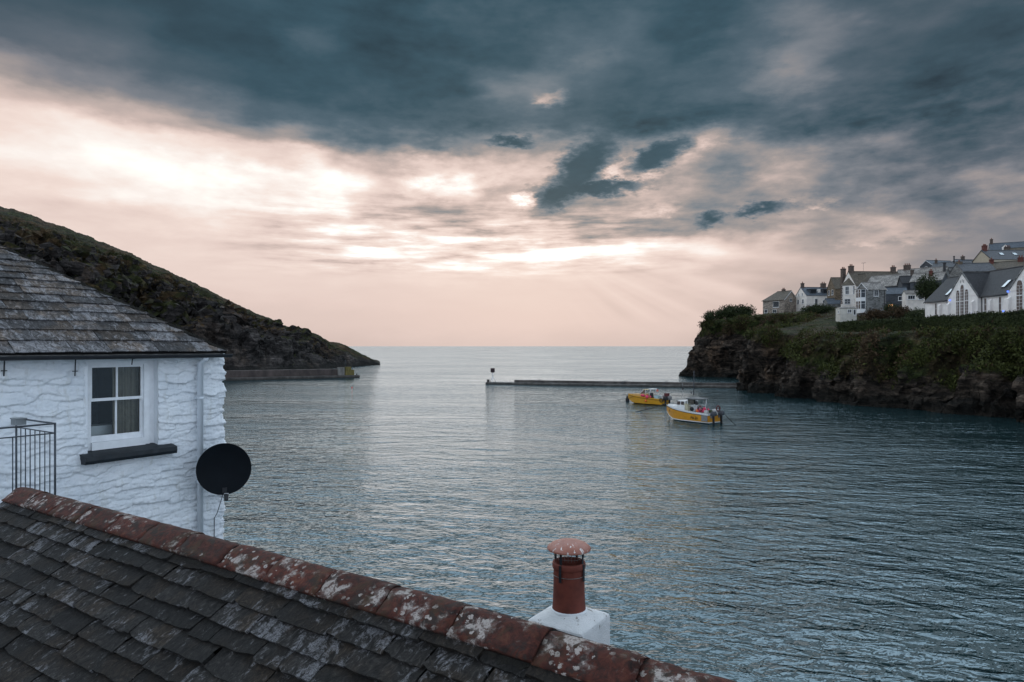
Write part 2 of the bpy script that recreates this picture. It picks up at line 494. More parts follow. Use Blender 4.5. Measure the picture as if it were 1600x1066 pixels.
# ------------------------------------------------------------------ surface materials
def slate_mat(name, base=(0.060, 0.055, 0.054), light=(0.30, 0.30, 0.32), amount=0.5, sc_=9.0, isw=.10):
    m, nt, b = new_mat(name)
    co = nd(nt, 'ShaderNodeTexCoord').outputs['UV']
    isl = nd(nt, 'ShaderNodeNewGeometry').outputs['Random Per Island']
    off = nd(nt, 'ShaderNodeCombineXYZ', {0: mth(nt, 'MULTIPLY', isl, 37.0), 1: mth(nt, 'MULTIPLY', isl, 91.0), 2: mth(nt, 'MULTIPLY', isl, 53.0)}).outputs[0]
    v = nd(nt, 'ShaderNodeVectorMath', {0: co, 1: off}, operation='ADD').outputs[0]
    st = nd(nt, 'ShaderNodeVectorMath', {0: v, 1: (1.0, 0.60, 1.0)}, operation='MULTIPLY').outputs[0]
    big = noise(nt, st, sc_ * 0.7, 5.0, 0.62, 0.8).outputs[0]
    mid = noise(nt, st, sc_ * 2.6, 7.0, 0.72, 1.2).outputs[0]
    fine = noise(nt, v, sc_ * 13, 5.0, 0.75).outputs[0]
    tone = nd(nt, 'ShaderNodeMapRange', {0: isl, 1: 0, 2: 1, 3: 0.42, 4: 1.55}).outputs[0]
    c0 = ramp(nt, mid, [(0.34, tuple(x * 0.22 for x in base)), (0.45, tuple(x * 0.70 for x in base)), (0.56, tuple(x * 1.5 for x in base)), (0.70, tuple(x * 3.4 for x in base))])
    c0 = nd(nt, 'ShaderNodeVectorMath', {0: c0, 3: tone}, operation='SCALE').outputs[0]
    warm = sstep(nt, noise(nt, v, sc_ * 0.35, 3.0, 0.5).outputs[0], 0.45, 0.62)
    c0 = cmix(nt, warm, c0, cmix(nt, 1.0, c0, (1.22, 0.98, 0.76, 1), 'MULTIPLY'))
    lic = mth(nt, 'ADD', mth(nt, 'MULTIPLY', big, 0.62), mth(nt, 'MULTIPLY', mid, 0.55))
    lic = mth(nt, 'ADD', lic, mth(nt, 'MULTIPLY', mth(nt, 'SUBTRACT', isl, 0.5), isw * amount))
    lo = 0.735 - 0.10 * amount
    lf = mth(nt, 'MULTIPLY', sstep(nt, lic, lo, lo + 0.11), nd(nt, 'ShaderNodeMapRange', {0: fine, 1: 0.40, 2: 0.58, 3: 0.10, 4: 1.0}).outputs[0])
    c1 = cmix(nt, lf, c0, (*light, 1))
    c1 = cmix(nt, mth(nt, 'MULTIPLY', sstep(nt, fine, 0.66, 0.74), 0.5), c1, (0.24, 0.23, 0.21, 1))
    c1 = cmix(nt, mth(nt, 'MULTIPLY', sstep(nt, fine, 0.44, 0.33), 0.65), c1, (0.012, 0.012, 0.013, 1))
    nt.links.new(c1, b.inputs['Base Color'])
    b.inputs['Roughness'].default_value = 0.78
    b.inputs['Specular IOR Level'].default_value = 0.3
    h = mth(nt, 'ADD', mth(nt, 'MULTIPLY', mid, 1.0), mth(nt, 'MULTIPLY', fine, 0.35))
    bump(nt, b, h, 1.0, 0.03)
    return m


M_SLATE = slate_mat('weathered_slate', (0.022, 0.0200, 0.0185), (0.29, 0.29, 0.31), 1.15, 11.0)
M_SLATE2 = slate_mat('lichened_slate', (0.088, 0.085, 0.088), (0.33, 0.33, 0.35), 1.55, 6.5, .05)


def terracotta_ridge():
    m, nt, b = new_mat('ridge_terracotta')
    co = nd(nt, 'ShaderNodeTexCoord').outputs['Object']
    isl = nd(nt, 'ShaderNodeObjectInfo').outputs['Random']
    off = nd(nt, 'ShaderNodeCombineXYZ', {0: mth(nt, 'MULTIPLY', isl, 37.0), 1: mth(nt, 'MULTIPLY', isl, 11.0), 2: 0.0}).outputs[0]
    v = nd(nt, 'ShaderNodeVectorMath', {0: co, 1: off}, operation='ADD').outputs[0]
    n1 = noise(nt, v, 5.0, 6.0, 0.65, 0.4).outputs[0]
    n2 = noise(nt, v, 22.0, 6.0, 0.7, 0.5).outputs[0]
    n3 = noise(nt, v, 90.0, 4.0, 0.7).outputs[0]
    c = ramp(nt, n2, [(0.30, (0.016, 0.008, 0.006)), (0.44, (0.062, 0.018, 0.012)), (0.56, (0.115, 0.029, 0.018)), (0.74, (0.17, 0.066, 0.034))])
    c = nd(nt, 'ShaderNodeVectorMath', {0: c, 3: nd(nt, 'ShaderNodeMapRange', {0: isl, 3: 0.50, 4: 0.88}).outputs[0]}, operation='SCALE').outputs[0]
    c = cmix(nt, sstep(nt, n1, 0.50, 0.66), c, cmix(nt, 0.7, c, (0.05, 0.032, 0.016, 1)))
    # black algae
    n4 = noise(nt, nd(nt, 'ShaderNodeVectorMath', {0: v, 1: (7.1, 3.3, 1.9)}, operation='ADD').outputs[0], 8.0, 7.0, 0.7, 0.6).outputs[0]
    c = cmix(nt, mth(nt, 'MULTIPLY', sstep(nt, n4, 0.52, 0.60), 0.8), c, (0.022, 0.018, 0.015, 1))
    # pale lichen: rounded colonies with ragged rims
    wv = nd(nt, 'ShaderNodeVectorMath', {0: v, 1: nd(nt, 'ShaderNodeVectorMath', {0: noise(nt, v, 38.0, 4.0, 0.7).outputs['Color'], 3: 0.035}, operation='SCALE').outputs[0]}, operation='ADD').outputs[0]
    zone = noise(nt, nd(nt, 'ShaderNodeVectorMath', {0: v, 1: (3.3, 9.1, 4.7)}, operation='ADD').outputs[0], 3.2, 2.0, 0.5).outputs[0]
    pat = noise(nt, nd(nt, 'ShaderNodeVectorMath', {0: wv, 1: (1.3, 5.1, 2.7)}, operation='ADD').outputs[0], 13.0, 5.0, 0.55, 0.3).outputs[0]
    pat = mth(nt, 'ADD', pat, mth(nt, 'MULTIPLY', mth(nt, 'SUBTRACT', zone, 0.5), 0.75))
    l1 = mth(nt, 'MULTIPLY', sstep(nt, pat, 0.635, 0.685), 0.95)
    l1 = mth(nt, 'MAXIMUM', l1, mth(nt, 'MULTIPLY', sstep(nt, pat, 0.56, 0.66), 0.28))
    vo2 = nd(nt, 'ShaderNodeTexVoronoi', {'Vector': wv, 'Scale': 34.0, 'Randomness': 1.0})
    sel2 = nd(nt, 'ShaderNodeSeparateColor', {0: vo2.outputs['Color']}).outputs[1]
    l2 = mth(nt, 'SUBTRACT', 1.0, sstep(nt, mth(nt, 'SUBTRACT', vo2.outputs['Distance'], mth(nt, 'MULTIPLY', sstep(nt, sel2, 0.62, 1.0), 0.55)), -0.04, 0.02))
    l2 = mth(nt, 'MULTIPLY', l2, sstep(nt, zone, 0.42, 0.58))
    li = mth(nt, 'MAXIMUM', l1, l2)
    li = mth(nt, 'MULTIPLY', li, nd(nt, 'ShaderNodeMapRange', {0: n3, 1: 0.36, 2: 0.5, 3: 0.25, 4: 1.0}).outputs[0])
    lc = ramp(nt, zone, [(0.35, (0.20, 0.19, 0.15)), (0.6, (0.42, 0.37, 0.34))])
    c = cmix(nt, mth(nt, 'MULTIPLY', li, 0.92), c, lc)
    nt.links.new(c, b.inputs['Base Color'])
    b.inputs['Roughness'].default_value = 0.82
    b.inputs['Specular IOR Level'].default_value = 0.3
    h = mth(nt, 'ADD', mth(nt, 'MULTIPLY', n2, 0.8), mth(nt, 'ADD', mth(nt, 'MULTIPLY', n3, 0.3), mth(nt, 'MULTIPLY', li, 0.35)))
    bump(nt, b, h, 0.6, 0.012)
    return m


M_RIDGE = terracotta_ridge()


def white_stone():
    m, nt, b = new_mat('limewashed_stone')
    co = nd(nt, 'ShaderNodeTexCoord').outputs['Object']
    n1 = noise(nt, co, 2.0, 6.0, 0.6).outputs[0]
    n2 = noise(nt, co, 26.0, 6.0, 0.68).outputs[0]
    c = ramp(nt, n1, [(0.3, (0.66, 0.70, 0.74)), (0.7, (0.80, 0.82, 0.84))])
    sp = noise(nt, nd(nt, 'ShaderNodeVectorMath', {0: co, 1: (1, 1, 0.22)}, operation='MULTIPLY').outputs[0], 9.0, 5.0, 0.65).outputs[0]
    c = cmix(nt, mth(nt, 'MULTIPLY', sstep(nt, sp, 0.54, 0.70), 0.45), c, (0.50, 0.50, 0.46, 1))
    c = cmix(nt, mth(nt, 'MULTIPLY', sstep(nt, n2, 0.66, 0.74), 0.35), c, (0.42, 0.42, 0.40, 1))
    nt.links.new(c, b.inputs['Base Color'])
    b.inputs['Roughness'].default_value = 0.7
    bump(nt, b, n2, 0.45, 0.014)
    return m


M_WSTONE = white_stone()
M_WPAINT = plain('white_joinery_paint', (0.78, 0.80, 0.82), 0.45, 0.10, 9.0, bmp=0.06)
M_WRENDER = plain('white_render', (0.74, 0.75, 0.76), 0.8, 0.14, 5.0, bmp=0.5, dist=0.012)
def stained_render():
    m, nt, b = new_mat('stained_white_render')
    co = nd(nt, 'ShaderNodeTexCoord').outputs['Object']
    n1 = noise(nt, co, 3.5, 6.0, .65).outputs[0]
    n2 = noise(nt, co, 13.0, 5.0, .6).outputs[0]
    n3 = noise(nt, co, 95.0, 3.0, .6).outputs[0]
    c = ramp(nt, n1, [(.3, (.62, .63, .63)), (.65, (.78, .78, .78))])
    c = cmix(nt, mth(nt, 'MULTIPLY', sstep(nt, n2, .61, .67), .7), c, (.12, .09, .06, 1))
    c = cmix(nt, mth(nt, 'MULTIPLY', sstep(nt, n3, .62, .72), .25), c, (.40, .39, .36, 1))
    nt.links.new(c, b.inputs['Base Color'])
    b.inputs['Roughness'].default_value = .85
    bump(nt, b, n3, .8, .012)
    return m


M_STACK = stained_render()
M_GUTTER = plain('black_iron', (0.018, 0.020, 0.024), 0.5, 0.3, 10.0)
M_FASCIA = plain('weathered_board', (0.42, 0.41, 0.39), 0.75, 0.5, 7.0)
M_DISH = plain('dark_dish_enamel', (0.0035, 0.006, 0.009), 0.6, 0.25, 5.0, bmp=0.03, spec=0.12)
M_SILLS = plain('slate_sill', (0.009, 0.014, 0.019), 0.55, 0.35, 8.0, bmp=0.3)
M_PIPE = plain('pale_plastic_pipe', (0.66, 0.71, 0.76), 0.4, 0.06, 5.0, bmp=0.02)
M_ROOM = plain('dark_room', (0.016, 0.016, 0.017), 0.9, 0.2)
M_CURT = plain('beige_curtain', (0.27, 0.24, 0.19), 0.9, 0.2, 12.0)
M_RAIL = plain('galvanised_rail', (0.07, 0.08, 0.095), 0.5, 0.3, 14.0, 0.6)
M_POT = plain('terracotta_pot', (0.155, 0.036, 0.022), 0.75, 0.35, 9.0, bmp=0.25, dist=0.006)
M_MORTAR = plain('dark_mortar_moss_and_shade', (0.016, 0.014, 0.010), 0.95, 0.6, 22.0, bmp=0.9, dist=0.02)  # near-black: mossy mortar, plus the shade of the gap under the ridge tiles
M_WIRE = plain('galvanised_wire', (0.20, 0.19, 0.18), 0.5, 0.3, 20.0, 0.5)
M_SOOT = plain('soot', (0.010, 0.009, 0.009), 0.95, 0.3)


def glass_mat():
    m, nt, b = new_mat('window_glass')
    nt.nodes.remove(b)
    lw = nd(nt, 'ShaderNodeFresnel', {0: 1.45})
    tr = nd(nt, 'ShaderNodeBsdfTransparent', {0: (0.80, 0.85, 0.85, 1)})
    gl = nd(nt, 'ShaderNodeBsdfGlossy', {0: (1, 1, 1, 1), 1: 0.02})
    mxs = nd(nt, 'ShaderNodeMixShader', {0: lw.outputs[0], 1: tr.outputs[0], 2: gl.outputs[0]})
    nt.links.new(mxs.outputs[0], nt.nodes['Material Output'].inputs[0])
    return m


M_GLASS = glass_mat()


def cowl_mat():
    m, nt, b = new_mat('cowl_paint')
    co = nd(nt, 'ShaderNodeTexCoord').outputs['Object']
    n1 = noise(nt, co, 14.0, 5.0, 0.6).outputs[0]
    c = ramp(nt, n1, [(0.3, (0.27, 0.10, 0.068)), (0.7, (0.38, 0.155, 0.11))])
    sxy = nd(nt, 'ShaderNodeSeparateXYZ', {0: co})
    an = mth(nt, 'ARCTAN2', sxy.outputs[1], sxy.outputs[0])
    r = mth(nt, 'SQRT', mth(nt, 'ADD', mth(nt, 'MULTIPLY', sxy.outputs[0], sxy.outputs[0]), mth(nt, 'MULTIPLY', sxy.outputs[1], sxy.outputs[1])))
    p = nd(nt, 'ShaderNodeCombineXYZ', {0: mth(nt, 'MULTIPLY', an, 3.6), 1: mth(nt, 'MULTIPLY', r, 14.0), 2: 0.0}).outputs[0]
    dr = noise(nt, p, 1.5, 4.0, 0.6, 0.4).outputs[0]
    f = mth(nt, 'MULTIPLY', sstep(nt, dr, 0.60, 0.64), sstep(nt, r, 0.05, 0.12))
    c = cmix(nt, f, c, (0.72, 0.66, 0.62, 1))
    f2 = mth(nt, 'MULTIPLY', sstep(nt, noise(nt, p, 2.6, 3.0, 0.5).outputs[0], 0.66, 0.70), sstep(nt, r, 0.07, 0.13))
    c = cmix(nt, f2, c, (0.06, 0.035, 0.03, 1))
    nt.links.new(c, b.inputs['Base Color'])
    b.inputs['Roughness'].default_value = 0.5
    return m


M_COWL = cowl_mat()

# ------------------------------------------------------------------ the sea and the ground under it
# height of the sea as a node group, sampled at three points so that the slope is the true one at any distance
wg = bpy.data.node_groups.new('sea_height', 'ShaderNodeTree')
wg.interface.new_socket('P', in_out='INPUT', socket_type='NodeSocketVector')
wg.interface.new_socket('H', in_out='OUTPUT', socket_type='NodeSocketFloat')
gi = wg.nodes.new('NodeGroupInput')
go = wg.nodes.new('NodeGroupOutput')
gs = nd(wg, 'ShaderNodeSeparateXYZ', {0: gi.outputs[0]})


def wavevec(ang, sx_, sy_):
    # position turned by ang and squeezed, so that crests run along the first axis
    ca, sa = math.cos(math.radians(ang)), math.sin(math.radians(ang))
    u = mth(wg, 'ADD', mth(wg, 'MULTIPLY', gs.outputs[0], ca), mth(wg, 'MULTIPLY', gs.outputs[1], sa))
    v = mth(wg, 'ADD', mth(wg, 'MULTIPLY', gs.outputs[0], -sa), mth(wg, 'MULTIPLY', gs.outputs[1], ca))
    return nd(wg, 'ShaderNodeCombineXYZ', {0: mth(wg, 'MULTIPLY', u, sx_), 1: mth(wg, 'MULTIPLY', v, sy_), 2: 0.0}).outputs[0]


h0 = noise(wg, wavevec(-12, 0.055, 0.14), 1.0, 1.0, 0.5, 0.4).outputs[0]
h1 = noise(wg, wavevec(-8, 0.26, 0.55), 1.0, 2.0, 0.5, 0.5).outputs[0]
h2 = noise(wg, wavevec(-16, 0.95, 1.70), 1.0, 2.0, 0.55, 0.8).outputs[0]
h3 = noise(wg, wavevec(24, 2.9, 3.9), 1.0, 2.0, 0.6, 0.5).outputs[0]
patch = noise(wg, wavevec(-10, 0.018, 0.05), 1.0, 4.0, 0.6, 0.8).outputs[0]
chop = nd(wg, 'ShaderNodeMapRange', {0: patch, 1: 0.32, 2: 0.66, 3: 0.32, 4: 1.30}).outputs[0]
hh = mth(wg, 'ADD', mth(wg, 'MULTIPLY', h1, 0.22), mth(wg, 'MULTIPLY', mth(wg, 'ADD', mth(wg, 'MULTIPLY', h2, 0.140), mth(wg, 'MULTIPLY', h3, 0.044)), chop))
hh = mth(wg, 'ADD', hh, mth(wg, 'MULTIPLY', h0, 0.25))
wg.links.new(hh, go.inputs[0])
m, nt, b = new_mat('sea_water')
geo = nd(nt, 'ShaderNodeNewGeometry').outputs['Position']
EPS = 0.035


def hgt(off):
    g = nt.nodes.new('ShaderNodeGroup')
    g.node_tree = wg
    nt.links.new(nd(nt, 'ShaderNodeVectorMath', {0: geo, 1: off}, operation='ADD').outputs[0], g.inputs[0])
    return g.outputs[0]


H0, HX, HY_ = hgt((0, 0, 0)), hgt((EPS, 0, 0)), hgt((0, EPS, 0))
nx_ = mth(nt, 'DIVIDE', mth(nt, 'SUBTRACT', H0, HX), EPS)
ny_ = mth(nt, 'DIVIDE', mth(nt, 'SUBTRACT', H0, HY_), EPS)
nv = nd(nt, 'ShaderNodeVectorMath', {0: nd(nt, 'ShaderNodeCombineXYZ', {0: nx_, 1: ny_, 2: 1.0}).outputs[0]}, operation='NORMALIZE').outputs[0]
WCOL = (0.016, 0.039, 0.043)
nt.nodes.remove(b)
fr_ = nd(nt, 'ShaderNodeFresnel', {'IOR': 1.75, 'Normal': nv}).outputs[0]
df_ = nd(nt, 'ShaderNodeBsdfDiffuse', {'Color': (*WCOL, 1)}).outputs[0]
gl_ = nd(nt, 'ShaderNodeBsdfGlossy', {'Color': (0.75, 0.905, 1.0, 1), 'Roughness': 0.06, 'Normal': nv}).outputs[0]
nt.links.new(nd(nt, 'ShaderNodeMixShader', {0: fr_, 1: df_, 2: gl_}).outputs[0], nt.nodes['Material Output'].inputs[0])
M_SEA = m
mb = MB()
S = 40000.0
mb.add([(-S, -200, 0), (S, -200, 0), (S, S, 0), (-S, S, 0)], [(0, 1, 2, 3)])
tag(mb.build('water', M_SEA), kind='structure')
M_BED = plain('sea_bed', (0.05, 0.06, 0.05), 0.9, 0.3, 0.05)
mb = MB()
mb.add([(-S, -300, -9), (S, -300, -9), (S, S, -9), (-S, S, -9)], [(0, 1, 2, 3)])
tag(mb.build('seabed', M_BED), kind='structure')

# ------------------------------------------------------------------ frames of the two near houses
R_ = Vector((-.830, .557, 0))           # along the near ridge, away to the left
D_ = Vector((.557, .830, 0))            # down the far slope; also along the white wall, away from us
N_ = Vector((.830, -.557, 0))           # out of the white wall
P0 = Vector((-.568, 3.55, 6.700))        # a point of the near ridge
CORN = Vector((-.4246 * 11.4, 11.4, 0))  # the white house's near corner
UP = Vector((0, 0, 1))
TQ = 0.70
CT, ST = 1 / math.sqrt(1 + TQ * TQ), TQ / math.sqrt(1 + TQ * TQ)


def frame(o, ax, ay, az_):
    M = Matrix.Identity(4)
    for i, a in enumerate((ax, ay, az_)):
        for j in range(3):
            M[j][i] = a[j]
    for j in range(3):
        M[j][3] = o[j]
    return M


class UVB(MB):
    """MB that also keeps a uv per face corner (u along the course, v up the slope)"""

    def __init__(s):
        super().__init__()
        s.uv = []

    def build(s, name, mats, parent=None, loc=None):
        o = super().build(name, mats, parent, loc)
        l = o.data.uv_layers.new(name='UVMap')
        l.data.foreach_set('uv', np.array(s.uv, dtype=np.float32).ravel())
        return o


def slates(mb, courses, u0, u1, wr, clip, mi=0, thick=0.012, rnd=rng, jag=0.010, k=9, lap=0.30, gap=.0035):
    """courses: list of (v0, v1); slate plane is local xy, z outward. clip(v) -> (umin, umax)"""
    for ci, (v0, v1) in enumerate(courses):
        u = u0 - rnd.uniform(0, wr[1])
        while u < u1:
            w = rnd.uniform(*wr) * (1.25 if rnd.random() < .15 else 1)
            a, c = u + gap, u + w - gap
            u += w
            vb = v0 + rnd.uniform(-.010, .008)
            vt = v1 + (v1 - v0) * lap
            sk = rnd.uniform(-.006, .006)
            t = thick * rnd.uniform(.7, 1.5)
            lift = rnd.uniform(0.010, 0.024)
            tw = rnd.uniform(-.005, .005)
            lo, hi = clip(v0)
            lo2, hi2 = clip(v1)
            if c <= lo or a >= hi:
                continue
            bot = []
            cut = rnd.random()
            for i in range(k):
                f = i / (k - 1)
                e = rnd.gauss(0, jag * .5)
                if (i == 0 and cut < .45) or (i == k - 1 and cut > .45):
                    e += rnd.uniform(.003, .018)
                elif (i == 1 and cut < .2) or (i == k - 2 and cut > .8):
                    e += rnd.uniform(.0, .012)
                bot.append((min(max(a + (c - a) * f, lo), hi), vb + sk * (f - .5) + e))
            mid = [(min(max(a + (c - a) * i / (k - 1) + rnd.gauss(0, .003), lo2), hi2), (vb + vt) / 2) for i in range(k)]
            top = [(min(max(a + (c - a) * i / (k - 1), lo2), hi2), vt) for i in range(k)]
            vs = []
            for row, zt in ((bot, lift + t), (mid, lift * .45 + t * .9), (top, 0.002)):
                for i, (x, y) in enumerate(row):
                    vs.append((x, y, zt + tw * (i / (k - 1) - .5) + rnd.gauss(0, .0008)))
            for i, (x, y) in enumerate(bot):
                vs.append((x, y + .002, lift - .004 + tw * (i / (k - 1) - .5)))
            vs += [(mid[0][0], mid[0][1], 0), (mid[-1][0], mid[-1][1], 0)]
            fs = []
            for r in range(2):
                for i in range(k - 1):
                    fs.append((r * k + i, r * k + i + 1, (r + 1) * k + i + 1, (r + 1) * k + i))
            for i in range(k - 1):
                fs.append((3 * k + i, 3 * k + i + 1, i + 1, i))
            fs.append((3 * k, 0, k, 4 * k))
            fs.append((k - 1, 4 * k - 1, 4 * k + 1, 2 * k - 1))
            mb.add(vs, fs, mi, False)
            for f in fs:
                for i in f:
                    mb.uv.append((vs[i][0], vs[i][1]))


# ------------------------------------------------------------------ near roof: slate slope, lichened terracotta ridge
def near_house():
    sag = lambda t: -.036 * max(0, -.684 - t)       # the old ridge dips towards its near end
    tL = 4.62
    tR = -4.0
    base = P0 + R_ * tR
    root = empty('slate_roofed_house', (base.x, base.y, 0))
    tag(root, 'house below the camera with dark mossy slate roof and lichened red ridge tiles', 'house')
    Minv = Matrix.Translation((-base.x, -base.y, 0))
    L = tL - tR
    # camera-side slope: local x along R, y up the slope, z outward
    slope = 2.45 / CT
    up = (D_ * CT + UP * ST)
    eave = P0 + R_ * tR - D_ * 2.45 - UP * 2.45 * TQ
    nrm = R_.cross(up) * -1
    nrm = up.cross(R_) * -1 if up.cross(R_).z < 0 else up.cross(R_)
    F = Minv @ frame(eave, R_, up, nrm)
    mb = UVB()
    courses = []
    v = -0.03
    while v < slope - 0.03:
        e = 0.119 * (0.92 + 0.16 * rng.random())
        courses.append((v, v + e))
        v += e
    slates(mb, courses, 0, L, (0.20, 0.46), lambda v: (0, L - 0.01), 0, 0.016, jag=.0045)
    o = mb.build('slates', M_SLATE, root)
    o.data.transform(F)
    if nrm.dot(R_.cross(up)) < 0:
        o.data.flip_normals()
    # far slope, plain underlay slabs and walls
    mb = MB()
    far = 2.7
    a, c = P0 + R_ * tR, P0 + R_ * tL
    th = UP * -0.03
    for d, s in ((-D_ * 2.45 - UP * 2.45 * TQ, 1), (D_ * far - UP * far * TQ, -1)):
        q_ = [a + th, c + th, c + d + th, a + d + th]
        vs = q_ + [p - UP * .12 for p in q_]
        mb.add(vs, [(0, 1, 2, 3), (7, 6, 5, 4), (0, 4, 5, 1), (1, 5, 6, 2), (2, 6, 7, 3), (3, 7, 4, 0)])
    mb.build('roof_boards', M_SOOT, root).data.transform(Minv)
    up2 = (-D_ * CT + UP * ST)
    eave2 = P0 + R_ * tL + D_ * far - UP * far * TQ
    mb = UVB()
    courses = []
    v = -0.03
    while v < far / CT - 0.1:
        courses.append((v, v + .205))
        v += .205
    slates(mb, courses, 0, L, (0.24, 0.44), lambda v: (0.01, L), 0, 0.013, k=3)
    n2 = (-R_).cross(up2)
    o = mb.build('slates', M_SLATE, root)
    o.data.transform(Minv @ frame(eave2, -R_, up2, n2 if n2.z > 0 else -n2))
    mb = MB()
    w0, w1 = -2.2, 2.5
    pts = []
    for t in (tR + .12, tL - .12):
        B = P0 + R_ * t
        pts.append([Vector((*(B + D_ * w0).xy, -1)), Vector((*(B + D_ * w1).xy, -1)), B + D_ * w1 - UP * (w1 * TQ + .18), B - UP * .18, B + D_ * w0 - UP * (-w0 * TQ + .18)])
    vs = pts[0] + pts[1]
    mb.add(vs, [(0, 1, 2, 3, 4), (9, 8, 7, 6, 5), (1, 0, 5, 6), (2, 1, 6, 7), (3, 2, 7, 8), (4, 3, 8, 9), (0, 4, 9, 5)])
    mb.build('wall', M_WRENDER, root).data.transform(Minv)
    # ridge tiles
    t = tL
    i = 0
    while t > tR:
        ln = 0.455 + rng.uniform(-.012, .012)
        mb = MB()
        prof = []
        leg = 0.185
        for k in range(-6, 7):
            f = k / 6
            x = f * leg * CT
            z = -abs(f) * leg * TQ * CT * 1.02 + 0.045
            z -= 0.022 * math.exp(-(f / .18) ** 2)
            prof.append((x, z))
        rings = []
        n = 9
        wob = [rng.gauss(0, .0022) for _ in prof]
        tilt = rng.uniform(-.003, .003)
        for j in range(n + 1):
            s_ = j / n
            e = 0.002 if j in (0, n) else 0
            ring = []
            for k, (x, z) in enumerate(prof):
                jj = rng.gauss(0, .0022)
                ring.append((s_ * ln - ln / 2 + (rng.gauss(0, .004) if j in (0, n) else 0), x * (1 + jj), z - e + wob[k] + tilt * (s_ - .5) + jj))
            for k, (x, z) in reversed(list(enumerate(prof))):
                ring.append((s_ * ln - ln / 2, x * .93, z - .022))
            rings.append(ring)
        mb.loft(rings, 0, True, True)
        for p in range(len(mb.f)):
            mb.sm[p] = len(mb.f[p]) == 4
        o = mb.build('ridge_tile', M_RIDGE, root)
        c = P0 + R_ * (t - ln / 2) + UP * (0.018 + rng.uniform(-.003, .003))
        o.matrix_local = Minv @ frame(c, -R_, D_, UP)
        t -= ln + 0.004
    # mortar bed under the tiles
    mb = MB()
    rings = []
    n = 240
    for j in range(n + 1):
        B = P0 + R_ * (tL - .01 - (L - .02) * j / n)
        ring = []
        for f in (-1, -.5, 0, .5, 1):
            x = f * (0.168 + rng.gauss(0, .009))
            ring.append(B + D_ * x + UP * (-abs(x) * TQ + .030 + rng.gauss(0, .003)))
        for f in (1, 0, -1):
            ring.append(B + D_ * (f * .16) - UP * (abs(f) * .16 * TQ + .05))
        rings.append(ring)
    mb.loft(rings, 0, False, True)
    mb.build('ridge_mortar', M_MORTAR, root).data.transform(Minv)
    for o in root.children:
        if o.name.startswith('ridge_tile'):
            o.location.z += sag(tR + o.location.xy.dot(R_.xy))
        else:
            for vx in o.data.vertices:
                vx.co.z += sag(tR + vx.co.xy.dot(R_.xy)) if vx.co.z > 3 else 0
    return root


near_house()


# ------------------------------------------------------------------ rendered chimney with terracotta pot and cowl
def near_chimney():
    c = at(889, 952, 5.60)
    top = c.z
    root = empty('chimney_stack', (c.x, c.y, 0))
    root.rotation_euler[2] = math.atan2(D_.y, D_.x)
    tag(root, 'white rendered chimney stack behind the lichened ridge carrying a red terracotta pot', 'chimney')
    mb = MB()
    h = 0.254
    rings = []

    def sq(z, hh, r=.02, n=4):
        pts = []
        for qx, qy, a0 in ((1, 1, 0), (-1, 1, 90), (-1, -1, 180), (1, -1, 270)):
            for k in range(n + 1):
                a = math.radians(a0 + 90 * k / n)
                pts.append((qx * (hh - r) + r * math.cos(a), qy * (hh - r) + r * math.sin(a), z))
        return pts
    rings = [sq(3.5, h), sq(top - 0.085, h), sq(top - .066, h - .004, .025), sq(top - .056, h - .016, .035), sq(top - .022, h - .085, .1), sq(top, h - .115, .12), sq(top + .004, .05, .04)]
    mb.loft(rings, 0, False, True)
    mb.build('stack', M_STACK, root)
    # pot
    mb = MB()
    T = Matrix.Translation((0, 0, top))
    mb.lathe([(.139, -.02), (.138, .01), (.133, .06), (.129, .14), (.127, .24), (.1265, .335), (.128, .340), (.134, .345), (.1365, .352), (.1365, .380), (.132, .392), (.118, .395), (.112, .385), (.110, .22), (.108, .05)], 40, 0, T, cap=False)
    pot = mb.build('chimney_pot', M_POT, root)
    mb = MB()
    mb.lathe([(.109, .24), (.001, .24)], 24, 0, T, cap=False)
    mb.build('flue', M_SOOT, pot)
    mb = MB()
    mb.lathe([(.15, -.012), (.155, -.018), (.146, .008), (.137, .014)], 24, 0, T, cap=False)
    mb.build('mortar_collar', M_WRENDER, pot)
    # cowl
    cw = empty('cowl')
    cw.parent = root
    cw.location = (0, 0, top + .505)
    mb = MB()
    mb.lathe([(.176, -.012), (.180, -.004), (.176, .008), (.150, .030), (.110, .048), (.060, .060), (.020, .064), (.001, .065)], 40, 0, cap=False)
    mb.lathe([(.001, .056), (.06, .051), (.11, .039), (.15, .021), (.172, -.004), (.176, -.012)], 40, 0, cap=False)
    mb.build('lid', M_COWL, cw)
    mb = MB()
    for k in range(28):
        a = 2 * math.pi * k / 28
        x, y = .122 * math.cos(a), .122 * math.sin(a)
        mb.tube([(x, y, -.085), (x, y, .03)], .0016, 5)
    for z in (-.07, -.045, -.018):
        mb.torus(.122, .0014, 28, 5, 0, Matrix.Translation((0, 0, z)))
    mb.build('mesh_guard', M_WIRE, cw)
    mb = MB()
    for k in range(4):
        a = math.pi / 2 * k - .03
        M = Matrix.Rotation(a, 4, 'Z')
        mb = MB()
        mb.box((.128, 0, -.048), (.004, .022, .13), 0, M)
        mb.box((.140, 0, -.185), (.004, .022, .13), 0, M)
        mb.box((.134, 0, -.118), (.018, .022, .004), 0, M)
        mb.build('strap', M_GUTTER, cw)
    mb = MB()
    mb.torus(.1300, .0028, 36, 6, 0, Matrix.Translation((0, 0, -.215)))
    mb.tube([(.130, 0, -.215), (.155, .01, -.21), (.15, .02, -.15)], .003, 5, 0, Matrix.Rotation(-.5, 4, 'Z'))
    mb.build('band_clamp', M_WIRE, cw)


near_chimney()


